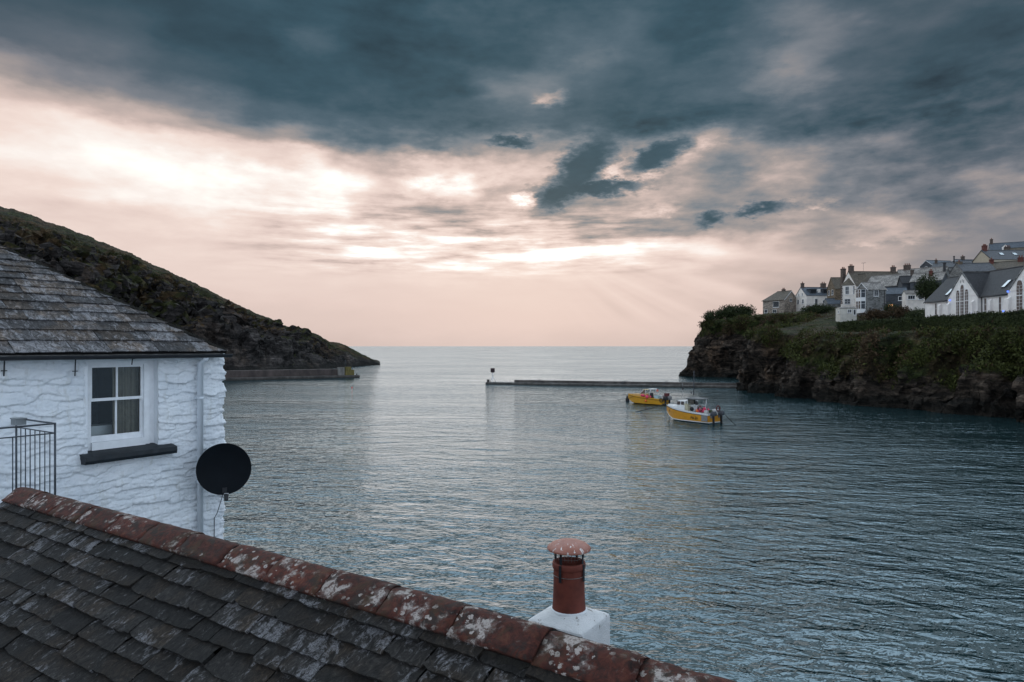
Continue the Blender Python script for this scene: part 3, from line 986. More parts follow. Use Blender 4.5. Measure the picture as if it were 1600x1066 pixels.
# ------------------------------------------------------------------ the white stone cottage
def s_of(px, o=0.0):
    """distance from the corner, back along the wall, of the wall point at column px (o: in front of the wall)"""
    B = CORN + N_ * o
    k = (px - CX) / FPX
    return (B.x - k * B.y) / (D_.x - k * D_.y)


def W(s, o, z):
    return Vector((CORN.x, CORN.y, 0)) - D_ * s + N_ * o + UP * z


def z_of(px, py, o=0.0):
    p = W(s_of(px, o), o, 0)
    return EYE + (HY - py) / FPX * p.y


def white_cottage():
    root = empty('stone_cottage', (CORN.x, CORN.y, 0))
    tag(root, 'whitewashed rubble stone cottage with hipped slate roof and sash window', 'house')
    Mi = Matrix.Translation((-CORN.x, -CORN.y, 0))
    wl, wr_ = s_of(137), s_of(247)
    wz0, wz1 = z_of(190, 700), z_of(190, 564)
    EZ = z_of(347, 549)                    # eave edge
    SL = 7.4
    # --- wall sheet: along the near wall, round the corner, along the end wall
    ds = 0.0135
    ext = 1.2
    ss = np.arange(-ext, 4.3, ds)          # s>0 near wall, s<0 end wall
    zz = np.arange(3.3, EZ - 0.035, ds)
    A, B = np.meshgrid(ss, zz, indexing='ij')

    def stones(s, z):
        wx = s + .05 * pnoise(np.stack([s * 3, z * 5, s * 0 + 1], -1))
        wz = z + .035 * pnoise(np.stack([s * 2.2, z * 4, s * 0 + 7], -1)) + .03 * pnoise(np.stack([s * .8, z * 1.3, s * 0 + 3], -1))
        cw, ch = .36, .108
        gx, gz = wx / cw, wz / ch
        iz = np.floor(gz).astype(int)
        best = np.full(s.shape, 9.0)
        sec = np.full(s.shape, 9.0)
        bid = np.zeros(s.shape, dtype=np.int64)
        bdx = np.zeros(s.shape)
        bdz = np.zeros(s.shape)
        for dz_ in (-1, 0, 1):
            jz = iz + dz_
            sh = (_PERM[jz & 4095] % 97) / 97.0
            ix = np.floor(gx - sh).astype(int)
            for dx_ in (-1, 0, 1):
                jx = ix + dx_
                h = _PERM[(_PERM[jz & 4095] + jx) & 4095]
                jx_ = jx + sh + .5 + (((h * 7) % 101) / 101 - .5) * .85
                jz_ = jz + .5 + (((h * 13) % 89) / 89 - .5) * .6
                wgt = .65 + .7 * ((h * 5) % 67) / 67
                d = np.maximum(np.abs(gx - jx_) * .95, np.abs(gz - jz_)) * .55 + .45 * np.hypot(gx - jx_, gz - jz_)
                d = d / wgt
                m_ = d < best
                sec = np.where(m_, best, np.minimum(sec, d))
                best = np.where(m_, d, best)
                bid = np.where(m_, h, bid)
                bdx = np.where(m_, gx - jx_, bdx)
                bdz = np.where(m_, gz - jz_, bdz)
        e = sec - best
        r1 = ((bid * 11) % 127) / 127 - .5
        r2 = ((bid * 17) % 113) / 113 - .5
        r3 = ((bid * 23) % 109) / 109 - .5
        hgt = .013 * smooth01(e / .20) ** .7 + .030 * r1 + .022 * r2 * bdx - (.014 + .022 * r3) * bdz
        P3 = np.stack([s, z, s * 0], -1)
        hgt += .011 * fbm(P3 * np.array([6, 17, 1]), 4, .6) + .006 * fbm(P3 * np.array([16, 34, 1]), 3, .6, True) + .004 * fbm(P3 * 40, 2) + .018 * pnoise(P3 * np.array([.9, 1.5, 1]))
        return hgt
    H = stones(A, B) * 1.2
    inn = (A > wr_) & (A < wl) & (B > wz0 - .10) & (B < wz1)
    # ragged opening edge: splay near the opening
    edge = np.minimum(np.minimum(A - wr_, wl - A), np.minimum(B - wz0 + .05, wz1 - B))
    H = H - .02 * smooth01((edge + .07) / .06) * (edge < 0)
    # wrap round the corner (radius .05)
    rc = .05
    arc = rc * math.pi / 2
    a = np.clip((-A) / arc, 0, 1) * (math.pi / 2)
    # base line and outward normal
    bx = np.where(A >= 0, -A, np.where(A > -arc, rc * np.sin(a), rc))           # along +D
    by = np.where(A >= 0, 0, np.where(A > -arc, -rc * (1 - np.cos(a)), -rc - (-A - arc)))   # along N
    nx, ny = np.sin(a), np.cos(a)
    H = np.where(A < arc * .5, H + .012 * np.sign(pnoise(np.stack([B * 4.2, B * 0, B * 0], -1))) * np.clip(1 - np.abs(A) / .25, 0, 1), H)
    ox, oy = bx + nx * H, by + ny * H
    X = CORN.x + D_.x * ox + N_.x * oy
    Y = CORN.y + D_.y * ox + N_.y * oy
    V = np.stack([X, Y, B], -1).reshape(-1, 3)
    Fq = grid_faces(*A.shape)
    keep = ~inn.reshape(-1)[Fq].any(1)
    V[:, 0] -= CORN.x
    V[:, 1] -= CORN.y
    # plain lower and hidden walls complete the box
    o = np_mesh('wall', V, Fq[keep][:, ::-1], M_WSTONE, True, root)
    mb = MB()
    WID = 5.2
    for poly in ([W(4.25, -.02, 0), W(SL, -.02, 0), W(SL, -WID, 0), W(-.02, -WID, 0), W(-.02, -1.15, 0), W(-.02, -.06, 0), W(.03, -.06, 0)],):
        pass
    # near wall beyond the sheet, back, ends as slabs
    def slab(p, q_, z0, z1, t=.25):
        d = (q_ - p).normalized()
        nn = Vector((-d.y, d.x, 0))
        vs = []
        for z in (z0, z1):
            for a_ in (p, q_, q_ + nn * t, p + nn * t):
                vs.append((a_.x, a_.y, z))
        mb.add(vs, [(3, 2, 1, 0), (4, 5, 6, 7), (0, 1, 5, 4), (1, 2, 6, 5), (2, 3, 7, 6), (3, 0, 4, 7)])
    slab(W(4.28, -.01, 0), W(SL, -.01, 0), -2, EZ + .08)
    slab(W(SL, -.27, 0), W(SL, -WID, 0), -2, EZ + .08)
    slab(W(SL - .26, -WID, 0), W(-.05, -WID, 0), -2, EZ + .08)
    slab(W(.0, -WID + .26, 0), W(.0, -1.13, 0), -2, EZ + .08)
    slab(W(.24, -.03, 0), W(4.26, -.03, 0), -2, 3.32)
    slab(W(-.01, -1.2, 0), W(-.01, -.03, 0), -2, 3.32)
    o = mb.build('wall', M_WSTONE, root)
    o.data.transform(Mi)
    # --- window
    wd = .145
    fr = empty('sash_window')
    fr.parent = root
    p = W((wl + wr_) / 2, -wd, (wz0 + wz1) / 2)
    FM = Mi @ frame(p, D_, -N_, UP)
    fr.matrix_local = FM     # local x to the right, y into the room, z up
    ww, wh = wl - wr_, wz1 - wz0
    hw, hh_ = ww / 2, wh / 2
    mb = MB()
    # reveals: lining between wall face and frame
    t = .03
    for sx_ in (-1, 1):
        mb.add([(sx_ * hw, -wd - .0, -hh_ - .05), (sx_ * hw, .06, -hh_ - .05), (sx_ * hw, .06, hh_), (sx_ * hw, -wd, hh_),
                (sx_ * (hw + .05), -wd + .02, -hh_ - .05), (sx_ * (hw + .05), .06, -hh_ - .05), (sx_ * (hw + .05), .06, hh_), (sx_ * (hw + .05), -wd + .02, hh_)],
               [(0, 1, 2, 3), (7, 6, 5, 4), (0, 3, 7, 4), (1, 5, 6, 2), (3, 2, 6, 7), (0, 4, 5, 1)])
    mb.box((0, -wd / 2 + .03, hh_ + .03), (ww + .1, wd + .06, .06))
    mb.build('reveal', M_WSTONE, fr)
    mb = MB()
    J = .085
    fx0, fx1 = -hw + .0, hw - .075              # box frame sits left of the deep right reveal
    mb.box((fx0 + J / 2, 0, 0), (J, .09, wh))
    mb.box((fx1 - J / 2, 0, 0), (J, .09, wh))
    mb.box(((fx0 + fx1) / 2, .0, hh_ - .03), (fx1 - fx0 - 2 * J, .085, .06))
    mb.box(((fx0 + fx1) / 2, -.02, -hh_ + .055), (fx1 - fx0 - 2 * J, .13, .11))
    mb.box((hw - .035, .01, 0), (.07, .06, wh))
    mb.build('frame', M_WPAINT, fr)
    x0, x1 = fx0 + J, fx1 - J
    zt, zb = hh_ - .06, -hh_ + .11
    zm = zb + (zt - zb) * .53
    xm = (x0 + x1) / 2
    for nm, za, zc, yy, rail in (('upper_sash', zm, zt, .000, .035), ('lower_sash', zb, zm + .035, .028, .085)):
        mb = MB()
        st = .032
        mb.box((x0 + st / 2, yy, (za + zc) / 2), (st, .03, zc - za))
        mb.box((x1 - st / 2, yy, (za + zc) / 2), (st, .03, zc - za))
        lo = .042 if nm == 'upper_sash' else rail
        hi = .035
        mb.box((xm, yy - .001, za + lo / 2), (x1 - x0 - 2 * st, .032, lo))
        mb.box((xm, yy, zc - hi / 2), (x1 - x0 - 2 * st, .03, hi))
        mb.box((xm, yy + .002, (za + lo + zc - hi) / 2), (.024, .024, zc - hi - za - lo))
        if nm == 'upper_sash':
            for xx in (x0 + .012, x1 - .012):
                mb.add([(xx - .012, -.014, za), (xx + .012, -.014, za), (xx + .012, .01, za), (xx - .012, .01, za), (xx, -.010, za - .055), (xx, .005, za - .055)],
                       [(0, 1, 2, 3), (0, 4, 1), (1, 4, 5, 2), (2, 5, 3), (3, 5, 4, 0)])
        sash = mb.build(nm, M_WPAINT, fr)
    mb = MB()
    mb.add([(x0, .016, zm + .02), (x1, .016, zm + .02), (x1, .016, zt), (x0, .016, zt)], [(0, 1, 2, 3)])
    mb.add([(x0, .038, zb + .05), (x1, .038, zb + .05), (x1, .038, zm + .02), (x0, .038, zm + .02)], [(0, 1, 2, 3)])
    mb.build('pane', M_GLASS, fr)
    mb = MB()
    n = 60
    for xa, xb, yb in ((xm + .02, x1 + .10, .16),):
        rows = []
        for z in (hh_ + .05, 0.1, -hh_ - .12):
            rows.append([(xa + (xb - xa) * i / n, yb + .028 * math.sin(i * .62) + .012 * math.sin(i * 1.7 + z), z) for i in range(n + 1)])
        mb.loft(rows, 0, True, False, False)
    mb.build('curtain', M_CURT, fr)
    mb = MB()
    mb.box((xm, .5, -.42), (1.2, .3, .16))
    mb.build('window_seat', M_WPAINT, fr)
    mb = MB()
    a_, b_, c_, d_ = -1.6, 1.0, -1.6, .8
    vs = [(a_, .062, c_), (b_, .062, c_), (b_, .062, d_), (a_, .062, d_), (a_, 2.8, c_), (b_, 2.8, c_), (b_, 2.8, d_), (a_, 2.8, d_)]
    mb.add(vs, [(4, 5, 6, 7), (0, 4, 7, 3), (1, 2, 6, 5), (0, 1, 5, 4), (3, 7, 6, 2)])
    for (xa, xb, za, zc) in ((a_, -hw - .03, c_, d_), (hw + .03, b_, c_, d_), (-hw - .03, hw + .03, c_, -hh_ - .09), (-hw - .03, hw + .03, hh_ + .05, d_)):
        mb.add([(xa, .066, za), (xb, .066, za), (xb, .066, zc), (xa, .066, zc)], [(0, 1, 2, 3)])
    mb.build('room', M_ROOM, fr)
    # sill
    sl_, sr_ = s_of(133, .16), s_of(273, .10)
    zs = z_of(200, 712, .16)
    mb = MB()
    n = 16
    rings = []
    for i in range(n + 1):
        s_ = sl_ + (sr_ - sl_) * i / n
        dz_ = rng.gauss(0, .004)
        inside = wr_ < s_ < wl
        back = -.155 if inside else -.02
        zt_ = wz0 + (.012 if inside else -.018)
        zf = wz0 - .052
        rings.append([W(s_, .165 + rng.gauss(0, .003), zf - .105), W(s_, .18 + rng.gauss(0, .003), zf - .06), W(s_, .172, zf + dz_ * .5), W(s_, .05, wz0 - .025), W(s_, back, zt_), W(s_, back, zf - .11)])
    mb.loft(rings, 0, False, True)
    mb.build('window_sill', M_SILLS, fr).data.transform(FM.inverted() @ Mi)
    # --- roof: hipped
    OV = .24
    E0 = -s_of(352, .24)
    ezz = EZ
    half = 2.62
    up = (-N_ * CT + UP * ST)
    rl = (half + OV) / CT
    org = W(0, OV, ezz)
    mb = UVB()
    courses = []
    v = -.02
    e = .270
    while v < rl:
        ee = e * (0.95 + .1 * rng.random())
        courses.append((v, v + ee))
        v += ee
        e = max(.155, e * .958)
    slates(mb, courses, -E0, SL + .2, (.34, .80), lambda v: (-E0 + max(0, v) * CT, SL + .2), 0, .011, jag=.006)
    o = mb.build('slates', M_SLATE2, root)
    n_ = (-D_).cross(up)
    o.data.transform(Mi @ frame(org, -D_, up, n_ if n_.z > 0 else -n_))
    if n_.z < 0:
        o.data.flip_normals()
    # end slope
    up3 = (-D_ * CT + UP * ST)
    mb = UVB()
    slates(mb, courses, -OV, WID + OV, (.26, .62), lambda v: (-OV + max(0, v) * CT, WID + OV - max(0, v) * CT), 0, .018, jag=.008, k=4)
    n3 = (-N_).cross(up3)
    o = mb.build('slates', M_SLATE2, root)
    o.data.transform(Mi @ frame(W(-E0, 0, ezz), -N_, up3, n3 if n3.z > 0 else -n3))
    if n3.z < 0:
        o.data.flip_normals()
    mb = MB()
    c1, c2 = W(-E0, OV, ezz), W(-E0, -WID - OV, ezz)
    c3, c4 = W(SL + .2, -WID - OV, ezz), W(SL + .2, OV, ezz)
    rz_ = ezz + (half + OV) * TQ
    r1_, r2_ = W(half + OV - E0, -half, rz_), W(SL + .2, -half, rz_)
    vs = [c1, c2, c3, c4, r1_, r2_]
    vs = [x - UP * .03 for x in vs]
    mb.add(vs, [(0, 1, 4), (1, 2, 5, 4), (3, 0, 4, 5), (2, 3, 5), (3, 2, 1, 0)])
    mb.build('roof_boards', M_SOOT, root).data.transform(Mi)
    # hip: row of small cut slates set in mortar
    mb = MB()
    n = 150
    rings = []
    for i in range(n + 1):
        f = i / n
        B_ = c1.lerp(r1_, f)
        j = [rng.gauss(0, .006) for _ in range(5)]
        rings.append([B_ + N_ * (.035 + j[0]) + UP * -.004, B_ + (N_ + D_) * .01 + UP * (.034 + j[1]), B_ + D_ * (.035 + j[2]) + UP * -.004, B_ - UP * .04])
    mb.loft(rings, 0, False, True)
    mb.build('hip_mortar', M_MORTAR, root).data.transform(Mi)
    # fascia + gutter + brackets
    mb = MB()
    def bar(s0, s1, o0, o1, z0, z1):
        vs = [W(s, o_, z) for z in (z0, z1) for s, o_ in ((s0, o0), (s1, o0), (s1, o1), (s0, o1))]
        mb.add(vs, [(3, 2, 1, 0), (4, 5, 6, 7), (0, 1, 5, 4), (1, 2, 6, 5), (2, 3, 7, 6), (3, 0, 4, 7)])
    bar(-E0 + .02, SL, .03, .20, ezz - .060, ezz - .012)
    bar(-E0 + .02, .0, -WID, .02, ezz - .060, ezz - .012)
    mb.build('fascia', M_FASCIA, root).data.transform(Mi)
    mb = MB()
    rings = []
    for s_ in (s_of(361, .26), SL):
        ring = []
        for k in range(9):
            a_ = math.pi + math.pi * k / 8
            ring.append(W(s_, .26 + .055 * math.cos(a_), ezz - .045 + .055 * math.sin(a_)))
        for k in range(8, -1, -1):
            a_ = math.pi + math.pi * k / 8
            ring.append(W(s_, .26 + .048 * math.cos(a_), ezz - .043 + .048 * math.sin(a_)))
        rings.append(ring)
    mb.loft(rings, 0, False, True)
    mb.build('gutter', M_GUTTER, root).data.transform(Mi)
    for px in (6, 117, 206):
        s_ = s_of(px, .05)
        zb_ = z_of(px, 588 if px != 206 else 570, .05)
        mb = MB()
        mb.tube([W(s_, .22, ezz - .09), W(s_, .07, ezz - .10), W(s_, .05, zb_)], .008, 6)
        if px != 206:
            mb.tube([W(s_ - .035, .055, zb_ + .07), W(s_ + .035, .055, zb_ + .07)], .006, 6)
        mb.build('gutter_bracket', M_GUTTER, root).data.transform(Mi)
    # downpipe
    sd = s_of(313, .09)
    mb = MB()
    mb.tube([W(sd, .25, ezz - .085), W(sd, .22, ezz - .12), W(sd, .09, ezz - .19), W(sd, .09, 3.9)], .046, 14)
    for z in (ezz - .75, ezz - 2.1, ezz - 3.3):
        mb.tube([W(sd, .09, z - .02), W(sd, .09, z + .02)], .053, 14)
        mb.box((0, 0, 0), (.14, .03, .03), 0, frame(W(sd, .035, z), D_, N_, UP))
    mb.build('downpipe', M_PIPE, root).data.transform(Mi)


white_cottage()


# ------------------------------------------------------------------ satellite dish
def dish():
    c = at(350, 733, 10.75)
    root = empty('satellite_dish', c)
    tag(root, 'dark round satellite dish fixed to the corner of the white cottage', 'satellite dish')
    look = Vector((0.40, -1.0, 0.06)).normalized()
    xa = UP.cross(look).normalized()
    ya = look.cross(xa)
    F = frame((0, 0, 0), xa, ya, look)
    r = 0.398
    mb = MB()
    prof = [(r * i / 12, .07 * ((i / 12) ** 2 - 1)) for i in range(1, 13)]
    front = [(.002, -.07)] + prof
    back = [(r + .006, .002), (r + .006, -.010)] + [(p[0] * .99, p[1] - .012) for p in reversed(prof)] + [(.002, -.082)]
    mb.lathe(front + back, 56, 0, F, cap=False)
    mb.build('reflector', M_DISH, root)
    mb = MB()
    mb.tube([F @ Vector((.02, -r * .86, -.06)), F @ Vector((.02, -r * .98, .02)), F @ Vector((.03, -r * 1.00, .10))], .020, 8)
    mb.box((0, 0, 0), (.07, .08, .02), 0, F @ Matrix.Translation((.01, -r * .84, -.012)))
    mb.build('feed_arm', M_GUTTER, root)
    mb = MB()
    G = F @ Matrix.Translation((.035, -r * 1.02, .12)) @ Matrix.Rotation(math.radians(62), 4, 'X')
    mb.lathe([(.001, -.045), (.036, -.045), (.036, .0), (.030, .012), (.030, .065), (.024, .075), (.001, .075)], 16, 0, G, cap=False)
    mb.build('receiver', M_GUTTER, root)
    mb = MB()
    mb.torus(.034, .004, 16, 6, 0, G @ Matrix.Translation((0, 0, -.03)))
    mb.build('receiver_ring', M_WPAINT, root)
    mb = MB()
    wp = W(.10, 0, c.z) - c
    mb.tube([F @ Vector((0, 0, -.078)), F @ Vector((0, 0, -.19)), wp.lerp(F @ Vector((0, 0, -.19)), .15), wp], .024, 8)
    mb.box((0, 0, 0), (.16, .03, .2), 0, frame(wp, D_, N_, UP))
    mb.build('wall_bracket', M_GUTTER, root)
    mb = MB()
    wq = W(.16, .03, c.z - .9) - c
    mb.tube([F @ Vector((.03, -r * .98, .06)), F @ Vector((.02, -r * 1.10, -.05)), F @ Vector((0, -r * .9, -.20)), wq.lerp(F @ Vector((0, -r * .9, -.2)), .3) - UP * .05, wq, wq - UP * 1.4], .006, 5)
    mb.build('cable', M_GUTTER, root)


dish()


# ------------------------------------------------------------------ railing on the landing beside the cottage
def railing():
    K = at(86, 662, 7.5)
    fl = K.z - 1.12
    root = empty('metal_railing', (K.x, K.y, fl))
    tag(root, 'thin grey metal balcony railing in front of the white stone wall', 'railing')
    Mi = Matrix.Translation((-K.x, -K.y, -fl))
    z1 = 1.12
    mb = MB()
    # two runs: along R (away), along -D (towards the left edge of the picture)
    for d, n, ln in ((R_, 9, 1.0), (-D_, 14, 2.4)):
        a, c = Vector((0, 0, z1)), Vector((0, 0, z1)) + d * ln
        mb.tube([a, c], .010, 8)
        mb.tube([a - UP * .105, c - UP * .105], .007, 8)
        mb.tube([a - UP * 1.03, c - UP * 1.03], .007, 8)
    mb.build('rail', M_RAIL, root)
    for d, ln in ((R_, 0), (R_, 1.0), (-D_, 2.4)):
        mb = MB()
        mb.tube([d * ln, d * ln + UP * (z1 + .01)], .011, 8)
        mb.build('post', M_RAIL, root)
    for d, n, ln in ((R_, 7, 1.0), (-D_, 5, 2.4)):
        for i in range(1, n + 1):
            p = d * (ln * i / (n + 1))
            mb = MB()
            mb.tube([p + UP * .09, p + UP * (z1 - .105)], .0058, 6)
            mb.build('baluster', M_RAIL, root)
    g = empty('concrete_landing', (K.x, K.y, 0))
    tag(g, 'plain pale landing slab that carries the thin metal railing', 'landing')
    mb = MB()
    q_ = [D_ * .05 + N_ * .05, D_ * .05 + R_ * 1.3, -D_ * 2.6 + R_ * 1.3, -D_ * 2.6 + N_ * .05]
    mb.prism([(p.x, p.y) for p in q_], 3.0, fl)
    mb.build('slab', M_WRENDER, g)
    bx = at(29, 659, 7.9)
    mb = MB()
    mb.box((0, 0, 0), (.15, .10, .07))
    mb.box((0, 0, .038), (.165, .115, .012))
    o = mb.build('planter_box', plain('grey_zinc', (.20, .22, .23), .6, .3), None, bx)
    o.rotation_euler[2] = math.atan2(R_.y, R_.x)
    tag(o, 'small grey zinc box resting on the top rail by the white wall', 'box')


railing()

# quay the two houses stand on (kept landward of the near house's far wall)
mb = MB()
poly = [P0 + D_ * 2.45 + R_ * 4.6, P0 + D_ * 2.45 - R_ * 3.9, P0 + D_ * 2.0 - R_ * 12, P0 - D_ * 14 - R_ * 12, P0 - D_ * 14 + R_ * 14, W(6, -9, 0), W(.6, -5.0, 0), W(.3, -.3, 0), W(.6, 1.5, 0)]
mb.prism([(p.x, p.y) for p in poly], -6, 3.6)
M_QUAY = plain('quay_stone', (.13, .12, .11), .85, .4, 1.2, bmp=.6, dist=.03)
tag(mb.build('ground', M_QUAY), kind='structure')

# ------------------------------------------------------------------ headlands
def land_mat(name, rock=(0.040, 0.036, 0.034), green=(0.030, 0.036, 0.012), brown=(0.060, 0.040, 0.022), scale=0.16, hi=1.0):
    m, nt, b = new_mat(name)
    geo = nd(nt, 'ShaderNodeNewGeometry')
    P = geo.outputs['Position']
    veg = nd(nt, 'ShaderNodeAttribute', attribute_name='veg').outputs['Fac']
    n1 = noise(nt, P, scale, 6.0, 0.62, 0.4).outputs[0]
    n2 = noise(nt, P, scale * 5.0, 7.0, 0.72, 0.6).outputs[0]
    n3 = noise(nt, P, scale * 22.0, 4.0, 0.75).outputs[0]
    # strata: bedding planes dipping along the shore
    st = nd(nt, 'ShaderNodeVectorMath', {0: P, 1: (0.25, 0.14, 1.0)}, operation='MULTIPLY').outputs[0]
    n4 = noise(nt, st, scale * 8.0, 6.0, 0.7, 1.0).outputs[0]
    rk = ramp(nt, n4, [(0.30, tuple(c * 0.30 for c in rock)), (0.47, rock), (0.58, tuple(c * 2.0 * hi for c in rock)), (0.70, tuple(c * 3.6 * hi for c in rock))])
    # patches of several metres: pale weathered rock, and cleft shade painted dark
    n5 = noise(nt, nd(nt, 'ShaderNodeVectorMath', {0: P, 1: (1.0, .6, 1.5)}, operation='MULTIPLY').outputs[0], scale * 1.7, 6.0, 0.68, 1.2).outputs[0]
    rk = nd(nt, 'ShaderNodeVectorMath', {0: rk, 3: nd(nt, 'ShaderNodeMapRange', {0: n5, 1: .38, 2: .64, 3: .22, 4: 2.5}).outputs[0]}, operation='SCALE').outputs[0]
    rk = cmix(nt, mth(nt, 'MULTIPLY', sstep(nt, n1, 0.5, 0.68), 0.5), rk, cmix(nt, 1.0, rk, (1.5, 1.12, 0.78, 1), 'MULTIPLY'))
    vg = ramp(nt, n2, [(0.30, tuple(c * 0.25 for c in green)), (0.46, tuple(c * 0.8 for c in green)), (0.60, tuple(c * 1.5 for c in green)), (0.75, tuple(c * 2.8 for c in green))])
    vb = ramp(nt, n2, [(0.30, tuple(c * 0.30 for c in brown)), (0.50, tuple(c * 0.9 for c in brown)), (0.70, tuple(c * 2.2 for c in brown))])
    vg = cmix(nt, sstep(nt, n1, 0.43, 0.60), vg, vb)
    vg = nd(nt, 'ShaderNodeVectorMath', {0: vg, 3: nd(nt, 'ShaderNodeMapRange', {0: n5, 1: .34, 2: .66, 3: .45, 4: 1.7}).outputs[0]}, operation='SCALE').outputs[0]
    f = mth(nt, 'ADD', veg, mth(nt, 'MULTIPLY', mth(nt, 'SUBTRACT', n2, 0.5), 1.1))
    c = cmix(nt, sstep(nt, f, 0.38, 0.62), rk, vg)
    # tide line: wet black weed just above the water
    z = nd(nt, 'ShaderNodeSeparateXYZ', {0: P}).outputs[2]
    wet = mth(nt, 'SUBTRACT', 1.0, sstep(nt, mth(nt, 'ADD', z, mth(nt, 'MULTIPLY', n2, 1.2)), 1.6, 3.0))
    c = cmix(nt, mth(nt, 'MULTIPLY', wet, 0.75), c, (0.012, 0.012, 0.010, 1))
    nt.links.new(c, b.inputs['Base Color'])
    b.inputs['Roughness'].default_value = 0.9
    b.inputs['Specular IOR Level'].default_value = 0.2
    h = mth(nt, 'ADD', n2, mth(nt, 'ADD', mth(nt, 'MULTIPLY', n4, 0.8), mth(nt, 'MULTIPLY', n3, 0.25)))
    bump(nt, b, h, 1.0, 0.9)
    return m


def set_attr(o, name, vals):
    a = o.data.attributes.new(name, 'FLOAT', 'POINT')
    a.data.foreach_set('value', np.asarray(vals, dtype=np.float32).ravel())


def grid_normals(V):
    du = np.gradient(V, axis=0)
    dv = np.gradient(V, axis=1)
    n = np.cross(du, dv)
    n /= np.linalg.norm(n, axis=2, keepdims=True) + 1e-9
    return n


def surf_displace(V, layers):
    for sc_, amp_, oc, rid, mask in layers:
        n = grid_normals(V)
        d = fbm(V * sc_, oc, .5, rid)
        V = V + n * (d * amp_ * mask)[..., None]
    return V


# ---- the left hill
LX = np.array([-700, -500, -200, 0, 60, 110, 170, 210, 250, 290, 330, 370, 400, 430, 460, 500, 530, 560, 575, 587, 594], float)
LRY = np.array([150, 205, 280, 323, 340, 358, 382, 400, 417, 437, 455, 476, 490, 502, 513, 525, 536, 550, 558, 565, 569], float)
LYR = np.array([230, 255, 290, 312, 314, 315, 316, 316, 316, 315, 314, 312, 310, 308, 306, 303, 300, 297, 296, 295, 294], float)
LYB = np.array([95, 108, 128, 150, 155, 160, 166, 170, 174, 178, 183, 190, 197, 206, 216, 232, 250, 272, 283, 290, 293], float)


def left_hill():
    nu, nv, nb = 620, 230, 40
    px = np.concatenate([np.linspace(-700, -60, 90, endpoint=False), np.linspace(-60, 594, nu - 90)])
    ry, yr, yb = (np.interp(px, LX, a) for a in (LRY, LYR, LYB))
    ry = ry + np.clip((594 - px) / 60, 0, 1) * (4.5 * fbm(np.stack([px * .022, px * 0, px * 0], -1), 2) + 1.2 * fbm(np.stack([px * .075, px * 0 + 5, px * 0], -1), 3))
    k = (px - CX) / FPX
    v = np.linspace(-0.06, 1, nv)[None, :]
    Yd = yb[:, None] + (yr - yb)[:, None] * np.clip(v, -1, 1)
    zr = EYE + (HY - ry) / FPX * yr
    zr = np.maximum(zr, 0.4)[:, None]
    cl = np.minimum(9.0, zr * .45)
    f = np.where(v < .10, v / .10 * cl / zr, cl / zr + (1 - cl / zr) * np.clip((v - .10) / .90, 0, 1) ** 0.92)
    Z = zr * f
    # back of the hill falls away
    t = np.linspace(0, 1, nb + 1)[1:][None, :]
    Yd2 = yr[:, None] + t * 130
    Z2 = zr * (1 - t ** 1.6 * 1.15) - .3
    Yd = np.concatenate([Yd, Yd2], 1)
    Z = np.concatenate([Z, Z2], 1)
    X = k[:, None] * Yd
    V = np.stack([X, Yd, Z], -1)
    vv = np.concatenate([np.broadcast_to(v, (1, nv)), 1 + t], 1)
    body = smooth01((vv - .02) / .12) * (1 - .97 * smooth01((vv - .45) / .50)) * np.ones((len(px), 1))
    tip = smooth01((594 - px) / 160)[:, None]
    body = body * (0.15 + .85 * tip) * np.clip(zr / 36, .12, 1)
    # gullies and buttresses running down to the sea, then crags, then rubble
    gul = fbm(np.stack([X * .035, Yd * .012, Z * .02], -1), 4, .55, True)
    n = grid_normals(V)
    V = V + n * (gul * 11.0 * body)[..., None]
    V = surf_displace(V, [(.085, 6.0, 4, True, body), (.22, 2.4, 4, True, np.clip(body + .08 * tip, 0, 1)), (.7, .55, 3, True, np.clip(body + .32, 0, 1))])
    F = grid_faces(*X.shape)
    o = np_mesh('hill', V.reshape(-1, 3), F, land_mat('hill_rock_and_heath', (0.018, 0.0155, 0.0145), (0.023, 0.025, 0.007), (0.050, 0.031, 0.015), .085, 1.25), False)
    nn = grid_normals(V)
    sl = np.abs(nn[..., 2])
    veg = .62 * smooth01((vv - .35) / .4) + smooth01((sl - .35) / .35) * .75 + 1.0 * fbm(V * .022, 3) + .02 - .35 * smooth01((.22 - vv) / .2)
    set_attr(o, 'veg', np.clip(veg, 0, 1.2))
    if nn[len(px) // 2, nv // 2, 2] < 0:
        o.data.flip_normals()
    tag(o, kind='structure')


left_hill()

# ---- the right headland: shore line x(y), then a profile going inland
SHY = np.array([20, 40, 60, 66, 72, 78, 86, 91, 95, 98, 100, 106, 115, 121, 126, 129, 133, 145, 160, 171, 177, 182, 186, 190, 197, 207, 232, 262, 300])
SHX = np.array([66, 60, 56, 55, 55.2, 53.0, 53.2, 49.2, 45.6, 44.4, 47.4, 44.6, 42.6, 42.0, 42.4, 44.0, 49.5, 57.5, 60.5, 58.5, 50, 46.6, 47.4, 52, 60, 77, 112, 152, 200])
CPTS = np.array([
    (62, 101, 10.6), (61, 85, 10.3), (72, 95, 11.6), (66, 75, 10.2), (55, 124, 11.2), (61, 118, 10.8), (73, 140, 14.6), (67, 132, 13.2), (85, 165, 17.6), (87, 195, 18.4), (79, 200, 17.8),
    (56, 184, 15.2), (66, 186, 16.4), (68, 165, 15.4), (127, 190, 27.4), (142, 200, 31.4), (167, 230, 38.6), (86, 150, 17.2), (104, 152, 20.6), (100, 120, 17), (100, 90, 15),
    (130, 130, 24), (60, 60, 10.4), (62, 40, 10), (100, 50, 14), (150, 100, 24), (190, 180, 33), (210, 240, 42), (120, 232, 23), (95, 232, 19), (230, 300, 38), (260, 100, 30), (240, 30, 26), (110, 190, 23.5)], float)


def _tps(r2):
    return 0.5 * r2 * np.log(r2 + 1e-9)


